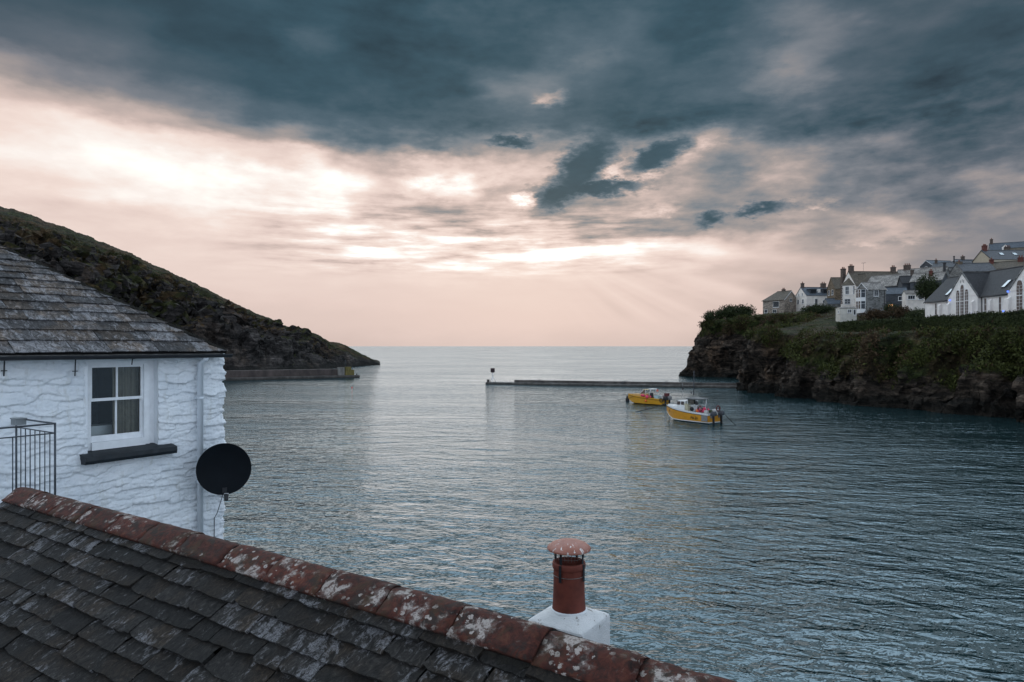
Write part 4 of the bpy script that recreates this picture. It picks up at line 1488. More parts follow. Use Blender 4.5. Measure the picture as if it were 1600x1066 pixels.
def _fit():
    P = CPTS[:, :2] / 100
    n = len(P)
    K = _tps(((P[:, None] - P[None]) ** 2).sum(-1)) + np.eye(n) * 2e-3
    A = np.zeros((n + 3, n + 3))
    A[:n, :n] = K
    A[:n, n] = 1
    A[:n, n + 1:] = P
    A[n, :n] = 1
    A[n + 1:, :n] = P.T
    return np.linalg.solve(A, np.concatenate([CPTS[:, 2], np.zeros(3)]))


_W = _fit()


def plateau(X, Y):
    P = CPTS[:, :2] / 100
    Q = np.stack([np.asarray(X, float), np.asarray(Y, float)], -1) / 100
    r = _tps(((Q[..., None, :] - P) ** 2).sum(-1))
    return (r * _W[:len(P)]).sum(-1) + _W[len(P)] + Q[..., 0] * _W[-2] + Q[..., 1] * _W[-1]


def shore_x(Y):
    return np.interp(Y, SHY, SHX)


def smooth_shore(Y):
    return (shore_x(Y) * 2 + shore_x(Y - 1.2) + shore_x(Y + 1.2)) / 4


def slope_w(Y):
    return np.interp(Y, [60, 80, 95, 100, 110, 120, 128, 150, 176, 184, 195, 240], [6.5, 6.5, 8.5, 8.5, 7.5, 6.5, 5.5, 9, 10, 6, 9, 14])


def profile(d, Y):
    w = slope_w(Y)
    t = np.clip(d / w, 0, 1)
    steep = np.interp(Y, [70, 95, 108, 118, 128, 140, 178, 190], [.45, .50, .46, .36, .28, .6, .34, .5])
    return 1 - (1 - t) ** (1 / steep)


def ground_z(X, Y):
    """height of the headland, before small-scale roughness"""
    d = X - smooth_shore(Y)
    return plateau(X, Y) * profile(np.maximum(d, 0), Y) + np.where(d < 0, d * 1.6, 0)


CLIFF = {}


def right_cliff():
    ys = np.concatenate([np.linspace(22, 60, 40, endpoint=False), np.linspace(60, 132, 400, endpoint=False), np.linspace(132, 200, 250, endpoint=False), np.linspace(200, 300, 60)])
    d0 = np.concatenate([np.linspace(-3, 14, 150, endpoint=False), 14 + (np.linspace(0, 1, 110) ** 1.7) * 190])
    Y = ys[:, None] * np.ones((1, len(d0)))
    D = np.ones((len(ys), 1)) * d0[None]
    X = smooth_shore(Y) + D
    Z = ground_z(X, Y)
    V = np.stack([X, Y, Z], -1)
    w = slope_w(Y)
    face = smooth01((D + 2.5) / 3) * (1 - smooth01((D - w * .70) / (w * .35)))
    gul = fbm(np.stack([X * .02, Y * .11, Z * .04], -1), 4, .55, True)
    n = grid_normals(V)
    if n[200, 100, 2] < 0:
        n = -n
    V = V + n * (gul * 3.6 * face * (1 - smooth01((D / w - .40) / .40)))[..., None]
    flat = np.clip(face + .12, 0, 1)
    sgn = -1 if grid_normals(V)[200, 100, 2] < 0 else 1
    V = surf_displace(V, [(.17, 1.0 * sgn, 4, True, face), (.5, .42 * sgn, 4, True, face), (1.5, .16 * sgn, 3, False, flat)])
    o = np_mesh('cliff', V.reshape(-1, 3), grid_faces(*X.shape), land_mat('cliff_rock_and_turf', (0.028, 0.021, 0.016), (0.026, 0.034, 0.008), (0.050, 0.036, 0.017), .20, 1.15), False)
    nn = grid_normals(V) * sgn
    t = D / w
    rocky = np.interp(Y, [60, 72, 80, 84, 96, 102, 112, 118, 130, 150, 178, 190], [.22, .32, .20, .06, .08, .12, .30, .62, .66, .5, .66, .72])
    veg = smooth01((t - rocky * .42) / .25) * .85 + .30 * fbm(V * .12, 3) + .20 * smooth01((nn[..., 2] - .45) / .3) - .08
    set_attr(o, 'veg', np.clip(veg, 0, 1.2))
    if sgn < 0:
        o.data.flip_normals()
    tag(o, kind='structure')
    CLIFF.update(V=V, N=nn, veg=veg, D=D, t=t, Y=Y)


right_cliff()


# ---- leaves: many small faces scattered over a set of points
def leaf_mat(name, dark, light, tint=(1, 1, 1)):
    m, nt, b = new_mat(name)
    isl = nd(nt, 'ShaderNodeNewGeometry').outputs['Random Per Island']
    P = nd(nt, 'ShaderNodeNewGeometry').outputs['Position']
    n = noise(nt, P, .55, 3.0, .6).outputs[0]
    f = mth(nt, 'ADD', mth(nt, 'MULTIPLY', isl, .5), mth(nt, 'MULTIPLY', n, .6))
    c = ramp(nt, f, [(.22, dark), (.80, light)])
    nt.links.new(c, b.inputs['Base Color'])
    b.inputs['Roughness'].default_value = .75
    b.inputs['Specular IOR Level'].default_value = .2
    return m


M_LEAF = leaf_mat('dark_evergreen_leaf', (.007, .011, .005), (.040, .054, .017))
M_GORSE = leaf_mat('heath_leaf', (.011, .014, .004), (.075, .084, .020))
M_BROWN = leaf_mat('dry_twig', (.018, .012, .007), (.092, .058, .030))
M_HEDGE = leaf_mat('hedge_leaf', (.007, .011, .005), (.046, .060, .018))
M_BARK = plain('bark', (.035, .028, .022), .9, .4, 8.0, bmp=.6)


def leaf_cloud(name, C, size, mat, parent=None, seed=1, per=3, jit=.6, up=.35, N=None, midx=None):
    """C (n,3) clump centres, size (n,) leaf length; per leaves at each centre, each a folded four-point blade"""
    g = np.random.default_rng(seed)
    n = len(C)
    C = np.repeat(C, per, 0)
    s = np.repeat(np.broadcast_to(size, (n,)), per)
    P = C + g.normal(size=C.shape) * (s * jit)[:, None]
    a = g.normal(size=C.shape)
    a[:, 2] += up
    if N is not None:
        a += np.repeat(N, per, 0) * .9
    a /= np.linalg.norm(a, axis=1, keepdims=True)
    b = np.cross(a, g.normal(size=C.shape))
    b /= np.linalg.norm(b, axis=1, keepdims=True) + 1e-9
    L = s * g.uniform(.6, 1.35, len(s))
    wd = L * g.uniform(.28, .5, len(s))
    V = np.stack([P, P + a * (L * .45)[:, None] + b * (wd * .5)[:, None], P + a * L[:, None], P + a * (L * .5)[:, None] - b * (wd * .5)[:, None]], 1).reshape(-1, 3)
    F = np.arange(len(V)).reshape(-1, 4)
    mi = np.repeat(midx, per) if midx is not None else None
    return np_mesh(name, V, F, mat, False, parent, mi)


def undergrowth():
    V, N, veg, t, Y, D = (CLIFF[k] for k in ('V', 'N', 'veg', 't', 'Y', 'D'))
    g = np.random.default_rng(21)
    # area-weighted picks on the vegetated part of the seaward slope
    A = np.linalg.norm(np.cross(np.gradient(V, axis=0), np.gradient(V, axis=1)), axis=2)
    clump = smooth01((fbm(V * .28, 3) + .25) / .5)
    front = (V[..., 0] < np.where(Y < 110, 59.0, 59.0 - (Y - 110) * .22)) | (Y > 119)
    w = A * smooth01((veg - .42) / .25) * (t < np.where(Y > 119, 3.2, 1.55)) * front * (Y > 62) * (Y < 200) * (.12 + clump) * np.where(t > 1.0, np.where(Y > 119, 1.1, .35), 1.0)
    w = w.ravel() / w.sum()
    n = 72000
    idx = g.choice(len(w), n, p=w)
    C = V.reshape(-1, 3)[idx] + g.normal(size=(n, 3)) * .12
    Nn = N.reshape(-1, 3)[idx]
    cl = clump.ravel()[idx]
    C = C + Nn * (g.uniform(0, .55, n) * cl)[:, None]
    m = (fbm(C * .11, 2) + .25 * g.normal(size=n) > .22).astype(int)
    tt = t.ravel()[idx]
    C = C - Nn * (np.clip(tt - .7, 0, .4) * 1.6)[:, None]
    s = g.uniform(.16, .42, n) * (.7 + .5 * cl) * np.where(tt > 1.0, .55, 1.0)
    o = leaf_cloud('undergrowth', C, s, [M_GORSE, M_BROWN], None, 5, 3, .5, .5, Nn, m)
    tag(o, 'dense low gorse and bramble covering the right headland above the rocks', 'undergrowth', kind='stuff')


undergrowth()


def bush(name, label, cat, c, rx, ry, h, n, mat, seed, size=.3, trunk=True, group=None, lumps=7):
    """shrub or small tree: limbs and a ragged crown made of leaf clumps"""
    g = np.random.default_rng(seed)
    root = empty(name, c)
    tag(root, label, cat, group)
    cs = []
    tips = []
    for i in range(lumps):
        a = g.uniform(0, 2 * np.pi)
        r = math.sqrt(g.uniform(0, 1)) * .62
        tips.append((r * rx * math.cos(a), r * ry * math.sin(a), h * g.uniform(.42, .80)))
    tips[0] = (0, 0, h * .82)
    for tp in tips:
        q_ = g.normal(size=(n // lumps, 3))
        q_ /= np.linalg.norm(q_, axis=1, keepdims=True)
        q_ *= (g.uniform(.35, 1.0, (len(q_), 1)) ** .5)
        rr = g.uniform(.36, .55)
        cs.append(np.array(tp) + q_ * np.array([rx * rr, ry * rr, h * rr * .5]))
    C = np.concatenate(cs)
    keep = fbm(C * (2.2 / max(rx, .8)) + seed, 2) > -.32
    C = C[keep]
    C[:, 2] = np.maximum(C[:, 2], .05)
    leaf_cloud('crown', C, np.full(len(C), size), mat, root, seed, 3, .7)
    if trunk:
        mb = MB()
        for tp in tips:
            p = Vector(tp)
            mb.tube([(0, 0, -.8), (p.x * .15, p.y * .15, h * .2), p * .6 + Vector((0, 0, h * .1)), p], [h * .035, h * .028, h * .016, h * .006], 6)
        mb.build('trunk', M_BARK, root)
    return root


# ------------------------------------------------------------------ breakwaters
def concrete(name, col, s=1.0):
    m, nt, b = new_mat(name)
    P = nd(nt, 'ShaderNodeNewGeometry').outputs['Position']
    n1 = noise(nt, nd(nt, 'ShaderNodeVectorMath', {0: P, 1: (1, 1, .35)}, operation='MULTIPLY').outputs[0], .9 * s, 6.0, .65).outputs[0]
    n2 = noise(nt, P, 6 * s, 5.0, .7).outputs[0]
    c = ramp(nt, n1, [(.28, tuple(x * .45 for x in col)), (.5, col), (.72, tuple(x * 1.7 for x in col))])
    z = nd(nt, 'ShaderNodeSeparateXYZ', {0: P}).outputs[2]
    wet = mth(nt, 'SUBTRACT', 1.0, sstep(nt, mth(nt, 'ADD', z, mth(nt, 'MULTIPLY', n1, .5)), .35, .85))
    c = cmix(nt, mth(nt, 'MULTIPLY', wet, .8), c, (.014, .013, .010, 1))
    c = cmix(nt, mth(nt, 'MULTIPLY', sstep(nt, n2, .58, .7), .4), c, tuple(x * 2.2 for x in col) + (1,))
    nt.links.new(c, b.inputs['Base Color'])
    b.inputs['Roughness'].default_value = .85
    bump(nt, b, n2, .6, .06)
    return m


M_CONC = concrete('weathered_concrete', (.078, .068, .061))
M_CONC2 = concrete('brown_masonry', (.060, .045, .040), .7)
M_CONCT = concrete('pale_concrete', (.17, .155, .14))
M_YEL = concrete('ochre_lichened_concrete', (.135, .105, .030), 2.0)


def strip(mb, a, c, n_, prof, mi=0, nseg=40, jit=.03):
    """wall of cross-section prof [(offset along n_, z)] swept from a to c, with uneven edges"""
    rings = []
    for i in range(nseg + 1):
        p = a.lerp(c, i / nseg)
        rings.append([p + n_ * (o_ + rng.gauss(0, jit)) + UP * (z + rng.gauss(0, jit * .6)) for o_, z in prof])
    mb.loft(rings, mi, False, True)


def breakwaters():
    # right: long low wall from the cliff towards the middle, beacon at its end
    a, c = sea_at(759, 600.6), sea_at(1172, 607.2)
    d = (c - a).normalized()
    n_ = Vector((d.y, -d.x, 0))
    if n_.y > 0:
        n_ = -n_
    root = empty('breakwater', a)
    tag(root, 'long low concrete breakwater running from the right cliff out to a beacon', 'breakwater')
    mb = MB()
    strip(mb, Vector((0, 0, 0)), c - a, n_, [(.0, -3), (.25, .05), (.2, .42), (-1.3, .46), (-1.3, -3)])
    mb.build('footing', M_CONCT, root)
    mb = MB()
    strip(mb, d * 6.0, c - a, n_, [(-.75, .44), (-.78, .92), (-1.5, .94), (-1.55, .3)], 0, 40, .02)
    mb.build('wall', M_CONC, root)
    for t in (10.5, 28, 36):
        mb = MB()
        for e in (0, .35):
            mb.tube([d * (t + e) + n_ * .15 + UP * .45, d * (t + 1.0 + e) - n_ * .7 + UP * 1.25], .025, 5)
        for k in range(1, 6):
            q_ = (d * t + n_ * .15 + UP * .45).lerp(d * (t + 1.0) - n_ * .7 + UP * 1.25, k / 6)
            mb.tube([q_, q_ + d * .35], .02, 5)
        mb.build('ladder', M_RAIL, root)
    # beacon
    p = a + d * 1.35 - n_ * .55
    b_ = empty('beacon', p + UP * .44)
    tag(b_, 'white tripod beacon with a dark square topmark at the breakwater end', 'beacon')
    M_BW = plain('beacon_white', (.70, .70, .70), .5, .1)
    M_BR = plain('topmark_red_black', (.028, .010, .012), .6, .3)
    mb = MB()
    mb.tube([(0, 0, 1.0), (0, 0, 2.0)], .07, 8)
    mb.build('pole', M_BW, b_)
    for k in range(3):
        a_ = 2 * math.pi * k / 3 + .4
        mb = MB()
        mb.tube([(.75 * math.cos(a_), .75 * math.sin(a_), 0), (0, 0, 1.15)], .055, 6)
        mb.build('leg', M_BW, b_)
    mb = MB()
    mb.box((0, 0, 2.05), (.55, .5, .06))
    mb.box((0, 0, 2.48), (.88, .30, .80))
    mb.box((0, 0, 2.90), (.92, .36, .05))
    mb.build('topmark', M_BR, b_)
    mb = MB()
    mb.box((-.95, .1, .25), (.55, .5, .5))
    mb.box((-.95, .1, .52), (.62, .56, .06))
    mb.build('battery_box', M_CONC, b_)
    # left: higher wall with a walkway, pillars at its end
    a, c = sea_at(562, 590.4), sea_at(322, 596.0)
    d = (c - a).normalized()
    n_ = Vector((d.y, -d.x, 0))
    if n_.y > 0:
        n_ = -n_
    c = c + d * 30
    root = empty('breakwater', a)
    tag(root, 'brown masonry breakwater below the left hill ending in ochre pillars', 'breakwater')
    mb = MB()
    strip(mb, Vector((-.0, 0, 0)), c - a, n_, [(.0, -3), (.1, .0), (.05, .66), (-1.4, .72), (-1.4, -3)])
    mb.build('walkway', M_CONC, root)
    mb = MB()
    strip(mb, d * 5.2, c - a, n_, [(-1.15, .7), (-1.2, 2.25), (-2.2, 2.3), (-2.5, -3)], 0, 50, .03)
    mb.build('wall', M_CONC2, root)
    for t, w_, h_, m_ in ((4.5, 1.6, 1.85, M_CONCT), (2.7, 1.5, 1.95, M_YEL), (1.6, .7, 1.2, M_YEL)):
        mb = MB()
        q_ = d * t - n_ * 1.0
        M = Matrix.Translation(q_) @ Matrix.Rotation(math.atan2(d.y, d.x), 4, 'Z')
        mb.box((0, 0, .7 + h_ / 2), (w_, 1.0, h_), 0, M, .96)
        mb.box((0, 0, .7 + h_ + .06), (w_ * 1.02, 1.05, .12), 0, M)
        mb.build('pillar', m_, root)
    mb = MB()
    mb.tube([d * .6 - n_ * .5 + UP * .7, d * .6 - n_ * .5 + UP * 1.15], [.14, .11], 8)
    mb.build('bollard', M_CONC, root)
    mb = MB()
    mb.tube([d * 3.4 - n_ * 1.0 + UP * 2.6, d * 3.4 - n_ * 1.0 + UP * 4.4], .05, 6)
    mb.box(tuple(d * 3.4 - n_ * 1.0 + UP * 4.45), (.16, .16, .2))
    mb.build('light_pole', M_RAIL, root)


breakwaters()


# ------------------------------------------------------------------ hedge and shrubs of the headland
def hedge():
    pts = [Vector((60.5, 70, 0)), Vector((60.3, 82, 0)), Vector((60.2, 97, 0)), Vector((59.6, 108, 0)), Vector((57.6, 119, 0))]
    g = np.random.default_rng(9)
    root = empty('clipped_hedge', pts[1])
    tag(root, 'long dark clipped hedge along the cliff top below the white chapel', 'hedge')
    C = []
    mb = MB()
    rings = []
    for i in range(61):
        f = i / 60 * (len(pts) - 1)
        k = min(int(f), len(pts) - 2)
        p = pts[k].lerp(pts[k + 1], f - k)
        gz = float(ground_z(np.array(p.x), np.array(p.y)))
        top = max(11.95, gz + .6) - .10 + .10 * math.sin(i * .7)
        rings.append([p - root.location + Vector((o_, 0, z)) for o_, z in ((-.75, gz - 1.2), (-.8, top - .25), (-.55, top), (.55, top), (.8, top - .25), (.75, gz - 1))])
        m_ = 330
        u, v = g.uniform(0, 1, m_), g.uniform(0, 1, m_)
        side = g.uniform(size=m_) < .42
        q_ = np.empty((m_, 3))
        q_[:, 0] = np.where(side, -.8 + g.normal(0, .06, m_), -.8 + 1.6 * u)
        q_[:, 1] = g.uniform(-.45, .45, m_) * 1.1
        q_[:, 2] = np.where(side, gz - .6 + (top - gz + .6) * v, top + g.normal(0, .05, m_))
        C.append(q_ + np.array([p.x, p.y, 0]) - np.array(root.location))
    mb.loft(rings, 0, False, True)
    mb.build('hedge_core', M_HEDGE, root)
    C = np.concatenate(C)
    leaf_cloud('foliage', C, np.full(len(C), .25), M_HEDGE, root, 4, 2, .6)


hedge()


def on_ground(px, py, Y, dz=0.0):
    p = at(px, py, Y)
    p.z = float(ground_z(np.array(p.x), np.array(p.y))) + dz
    return p


bush('shrub', 'dark rounded shrub mass topping the far rocky point of the right headland', 'shrub', on_ground(1150, 510, 184, -2.0), 5.4, 4.4, 5.0, 3200, M_LEAF, 31, .5, lumps=12)
bush('shrub', 'lower dark shrub beside the taller mass at the tip of the right headland', 'shrub', on_ground(1118, 515, 183, -1.2), 3.6, 3.2, 3.4, 1500, M_LEAF, 32, .45, lumps=8)
bush('evergreen_tree', 'dark evergreen tree standing left of the white chapel roof', 'tree', Vector((*at(1449, 470, 128).xy, 15.6)), 3.0, 2.8, 5.6, 3000, M_LEAF, 33, .34, lumps=11)
bush('shrub', 'bare reddish brown shrub below the grey bay window house', 'shrub', on_ground(1366, 490, 124, -.3), 2.6, 2.2, 2.8, 1400, M_BROWN, 34, .30, lumps=8)
bush('shrub', 'bare reddish brown shrub between the hedge end and the dark cottages', 'shrub', on_ground(1411, 485, 122, -.3), 2.4, 2.0, 2.9, 1400, M_BROWN, 35, .30, lumps=8)
bush('shrub', 'dark green bush beneath the tall white house and the small white shed', 'shrub', on_ground(1285, 484, 160, -.3), 5.0, 3.0, 2.0, 1700, M_LEAF, 36, .36, lumps=9)
bush('shrub', 'green garden bush right of the lit window below the slate cottages', 'shrub', on_ground(1395, 480, 128, -.3), 2.6, 2.2, 2.6, 1400, M_LEAF, 37, .32, lumps=8)
bush('shrub', 'dark garden bush next to the evergreen tree under the terrace', 'shrub', on_ground(1433, 486, 118, -.3), 2.6, 2.2, 2.4, 1400, M_LEAF, 38, .30, lumps=8)

# ------------------------------------------------------------------ village
def masonry(name, col, s=1.0, var=.6, bm=.5):
    m, nt, b = new_mat(name)
    P = nd(nt, 'ShaderNodeTexCoord').outputs['Object']
    br = nd(nt, 'ShaderNodeTexVoronoi', {'Vector': nd(nt, 'ShaderNodeVectorMath', {0: P, 1: (2.2 * s, 2.2 * s, 4.6 * s)}, operation='MULTIPLY').outputs[0], 'Scale': 1.0})
    cc = nd(nt, 'ShaderNodeSeparateColor', {0: br.outputs['Color']}).outputs[0]
    n1 = noise(nt, P, 1.2, 5.0, .65).outputs[0]
    f = nd(nt, 'ShaderNodeMapRange', {0: mth(nt, 'ADD', mth(nt, 'MULTIPLY', cc, .55), mth(nt, 'MULTIPLY', n1, .6)), 1: .2, 2: .9, 3: 1 - var, 4: 1 + var}).outputs[0]
    c = nd(nt, 'ShaderNodeVectorMath', {0: col, 3: f}, operation='SCALE').outputs[0]
    nt.links.new(c, b.inputs['Base Color'])
    b.inputs['Roughness'].default_value = .85
    bump(nt, b, br.outputs['Distance'], bm, .05)
    return m


def roof_mat(name, col, lich=(.28, .26, .24), amt=.5, warm=0.0):
    """slate courses seen from far: staggered rows with lichen patches"""
    m, nt, b = new_mat(name)
    uv = nd(nt, 'ShaderNodeTexCoord').outputs['UV']
    bt = nd(nt, 'ShaderNodeTexBrick', {'Vector': uv, 'Color1': (.75, .75, .75, 1), 'Color2': (1.2, 1.2, 1.2, 1), 'Mortar': (.35, .35, .35, 1), 'Scale': 1.0, 'Mortar Size': .02, 'Bias': 0.0, 'Brick Width': .38, 'Row Height': .24})
    n1 = noise(nt, uv, .8, 6.0, .68).outputs[0]
    n2 = noise(nt, uv, 4.0, 5.0, .7).outputs[0]
    c = cmix(nt, 1.0, (*col, 1), bt.outputs[0], 'MULTIPLY')
    c = nd(nt, 'ShaderNodeVectorMath', {0: c, 3: nd(nt, 'ShaderNodeMapRange', {0: n2, 1: .3, 2: .7, 3: .6, 4: 1.4}).outputs[0]}, operation='SCALE').outputs[0]
    lf = sstep(nt, mth(nt, 'ADD', mth(nt, 'MULTIPLY', n1, .6), mth(nt, 'MULTIPLY', n2, .5)), .66 - .18 * amt, .78 - .18 * amt)
    c = cmix(nt, mth(nt, 'MULTIPLY', lf, .8), c, (*lich, 1))
    nt.links.new(c, b.inputs['Base Color'])
    b.inputs['Roughness'].default_value = .7
    bump(nt, b, bt.outputs['Fac'], .4, .02)
    return m


M_HWHITE = plain('white_house_render', (.80, .735, .67), .8, .16, 1.5, bmp=.3, dist=.02)
M_SHED = plain('shed_render', (.55, .52, .46), .8, .2, 1.5, bmp=.3, dist=.02)
M_HCREAM = plain('cream_house_render', (.44, .38, .29), .8, .15, 1.5, bmp=.3, dist=.02)
M_CHAPEL = plain('white_chapel_render', (.78, .735, .70), .8, .14, 1.5, bmp=.3, dist=.02)
M_BEIGE = masonry('beige_stone', (.24, .20, .165))
M_GSTONE = masonry('grey_stone', (.145, .145, .14))
M_BSTONE = masonry('brown_stone', (.135, .10, .065))
M_DSLATE = masonry('slate_hung_wall', (.050, .055, .063), 1.3, .4, .3)
M_RGREY = roof_mat('grey_slate_roof', (.095, .10, .11), (.22, .22, .22), .25)
M_RDARK = roof_mat('dark_new_slate_roof', (.026, .026, .030), (.06, .06, .065), -.3)
M_RBROWN = roof_mat('brown_lichen_roof', (.105, .085, .062), (.22, .185, .13), .5)
M_RPALE = roof_mat('pale_mortared_roof', (.17, .155, .14), (.36, .33, .30), .9)
M_RBLUE = roof_mat('blue_slate_roof', (.105, .125, .15), (.18, .19, .20), .1)
M_BRICK = masonry('red_brick_chimney', (.10, .030, .022), 3.0, .4)
M_CHST = masonry('stone_chimney', (.085, .062, .05), 2.0, .5)
M_TPOT = plain('village_chimney_pot', (.20, .075, .05), .8, .3)
M_TRIM = plain('white_window_paint', (.72, .72, .72), .5, .08)
M_DTRIM = plain('dark_bargeboard', (.03, .028, .03), .6, .2)
M_PANE = new_mat('dark_window_pane')[0]
M_PANE.node_tree.nodes['Principled BSDF'].inputs['Base Color'].default_value = (.018, .022, .028, 1)
M_PANE.node_tree.nodes['Principled BSDF'].inputs['Roughness'].default_value = .08
M_SKYL = new_mat('rooflight_glass')[0]
M_SKYL.node_tree.nodes['Principled BSDF'].inputs['Base Color'].default_value = (.30, .32, .33, 1)
M_SKYL.node_tree.nodes['Principled BSDF'].inputs['Roughness'].default_value = .12
M_SKYL.node_tree.nodes['Principled BSDF'].inputs['Metallic'].default_value = .6
M_LIT = emit('warm_lit_window', (1.0, .48, .13), 2.2)
M_BLUEL = emit('blue_lamp', (.10, .22, 1.0), 1.8)
M_WARML = emit('warm_lamp', (1.0, .72, .5), 1.1)
M_SOLAR = plain('solar_panel', (.006, .007, .010), .25, .1, bmp=0)


def gable_local(p, s, h, L, Wd, he, hr, over, F):
    pass


class House:
    """a gabled house: local x along the ridge, -y the front, z up; parts hang on the empty"""

    def __init__(s, name, label, cat, c, yaw, L, Wd, he, hr, wall, roof, over=.25, sink=2.5, group=None, hip=(0, 0), roof_t=.10, mono=False, trim=None):
        s.L, s.W, s.he, s.hr, s.hip, s.over = L, Wd, he, hr, hip, over
        s.root = empty(name, c, yaw)
        tag(s.root, label, cat, group)
        l, w = L / 2, Wd / 2
        mb = MB()
        prof = [(-w, -sink), (w, -sink), (w, he), (0, hr), (-w, he)]
        xs = (-l, l)
        vs = [(xs[0], y, z) for y, z in prof] + [(xs[1], y, z) for y, z in prof]
        if hip[0]:
            vs[3] = (-l, 0, he)
        if hip[1]:
            vs[8] = (l, 0, he)
        mb.add(vs, [(4, 3, 2, 1, 0), (5, 6, 7, 8, 9), (0, 1, 6, 5), (1, 2, 7, 6), (2, 3, 8, 7), (3, 4, 9, 8), (4, 0, 5, 9)])
        mb.build('wall', wall, s.root)
        mb = UVB()
        sl = (hr - he) / w
        oy = w + over
        ez = he - over * sl
        t = roof_t
        x0, x1 = -l - (over * .6 if not hip[0] else over), l + (over * .6 if not hip[1] else over)
        r0, r1 = x0 + (hip[0] + over if hip[0] else 0), x1 - (hip[1] + over if hip[1] else 0)
        k = math.sqrt(1 + sl * sl)
        for sy in (-1, 1):
            q_ = [(x0, sy * oy, ez), (x1, sy * oy, ez), (r1, 0, hr), (r0, 0, hr)]
            s._slab(mb, q_, t, [(p[0], abs(p[1]) * k) for p in q_], sy < 0)
        for h_, xe, r, sx_ in ((hip[0], x0, r0, -1), (hip[1], x1, r1, 1)):
            if h_:
                q_ = [(xe, -oy, ez), (xe, oy, ez), (r, 0, hr)]
                s._slab(mb, q_, t, [(p[1], abs(p[0] - r) * 1.2) for p in q_], sx_ > 0)
        s.roof = mb.build('roof', roof, s.root)
        mb = MB()
        mb.tube([(r0, 0, hr + t * .9), (r1, 0, hr + t * .9)], .10, 6)
        mb.build('ridge_tiles', roof, s.roof)
        if trim is not None:
            mb = MB()
            for xe, hp in ((x0, hip[0]), (x1, hip[1])):
                if not hp:
                    for sy in (-1, 1):
                        a, b_ = Vector((xe, sy * oy, ez)), Vector((xe, 0, hr))
                        dx_ = Vector((.05 if xe > 0 else -.05, 0, 0))
                        vs = [a, b_, b_ + UP * .13, a + UP * .13]
                        vs = vs + [v + dx_ for v in vs]
                        mb.add([v - UP * .10 for v in vs], [(0, 1, 2, 3), (7, 6, 5, 4), (0, 4, 5, 1), (1, 5, 6, 2), (2, 6, 7, 3), (3, 7, 4, 0)])
            if mb.v:
                mb.build('bargeboard', trim, s.root)

    def _slab(s, mb, q_, t, uv, flip):
        n = len(q_)
        vs = [Vector(p) + UP * t for p in q_] + [Vector(p) + UP * .01 for p in q_]
        fs = [tuple(range(n)), tuple(range(2 * n - 1, n - 1, -1))] + [(n + i, n + (i + 1) % n, (i + 1) % n, i) for i in range(n)]
        if not flip:
            fs = [tuple(reversed(f)) for f in fs]
        mb.add(vs, fs)
        uu = list(uv) + list(uv)
        for f in fs:
            for i in f:
                mb.uv.append(uu[i])

    def face(s, f):
        """frame of a wall: local x along it, y outwards, z up"""
        l, w = s.L / 2, s.W / 2
        o, ax = {'f': ((0, -w, 0), (1, 0, 0)), 'b': ((0, w, 0), (-1, 0, 0)), 'l': ((-l, 0, 0), (0, -1, 0)), 'r': ((l, 0, 0), (0, 1, 0))}[f]
        ax = Vector(ax)
        return frame(Vector(o), ax, Vector((ax.y, -ax.x, 0)), UP)

    def window(s, f, u, z, w, h, nx=2, nz=2, fr=M_TRIM, pane=M_PANE, bar=.07, sill=True, y0=0.0, name='window', M=None):
        M = s.face(f) if M is None else M
        mb = MB()
        for sx_ in (-1, 1):
            mb.box((u + sx_ * (w / 2 - bar / 2), y0 + .03, z + h / 2), (bar, .10, h), 0, M)
        for zz in (bar / 2, h - bar / 2):
            mb.box((u, y0 + .03, z + zz), (w - 2 * bar, .096, bar), 0, M)
        for i in range(1, nx):
            mb.box((u - w / 2 + w * i / nx, y0 + .022, z + h / 2), (bar * .6, .07, h - 2 * bar), 0, M)
        for i in range(1, nz):
            mb.box((u, y0 + .020, z + h * i / nz), (w - 2 * bar, .066, bar * .6), 0, M)
        o = mb.build(name, fr, s.root)
        mb = MB()
        mb.box((u, y0 + .0, z + h / 2), (w - bar, .07, h - bar), 0, M)
        mb.build('pane', pane, o)
        if sill:
            mb = MB()
            mb.box((u, y0 + .07, z - .04), (w + .16, .2, .08), 0, M)
            mb.build('sill', fr, o)
        return o

    def chimney(s, x, y, w, d, top, pots=2, mat=M_CHST, z0=None):
        z0 = s.he if z0 is None else z0
        mb = MB()
        mb.box((x, y, (z0 + top) / 2), (w, d, top - z0))
        mb.box((x, y, top - .12), (w + .14, d + .14, .10))
        mb.box((x, y, top + .03), (w + .08, d + .08, .06))
        o = mb.build('chimney', mat, s.root)
        for i in range(pots):
            mb = MB()
            px_ = x + (i - (pots - 1) / 2) * w / max(pots, 1) * .9
            mb.lathe([(.13, 0), (.11, .3), (.13, .33), (.13, .42), (.09, .42), (.09, .1)], 10, 0, Matrix.Translation((px_, y, top + .06)), cap=False)
            mb.build('chimney_pot', M_TPOT, o)
        return o

    def skylight(s, x, f, w=.8, side=-1, mat=M_SKYL):
        """f: height fraction up the slope; side -1 front"""
        sl = (s.hr - s.he) / (s.W / 2)
        k = math.sqrt(1 + sl * sl)
        ym, zm = side * s.W / 2 * (1 - f), s.he + (s.hr - s.he) * f
        upv = Vector((0, -side / k, sl / k))
        ax = Vector((1, 0, 0)) if side < 0 else Vector((-1, 0, 0))
        M = frame(Vector((x, ym, zm)) + UP * .1 * k, ax, upv, ax.cross(upv))
        return M

    def add_skylight(s, x, f, w=.8, h=1.2, side=-1, mat=M_SKYL, fr=M_DTRIM, name='skylight'):
        M = s.skylight(x, f, w, side)
        mb = MB()
        mb.box((0, 0, .03), (w + .14, h + .14, .10), 0, M)
        o = mb.build(name, fr, s.root)
        mb = MB()
        mb.box((0, 0, .075), (w, h, .04), 0, M)
        mb.build('pane', mat, o)


def site(px, py, Y):
    return at(px, py, Y)


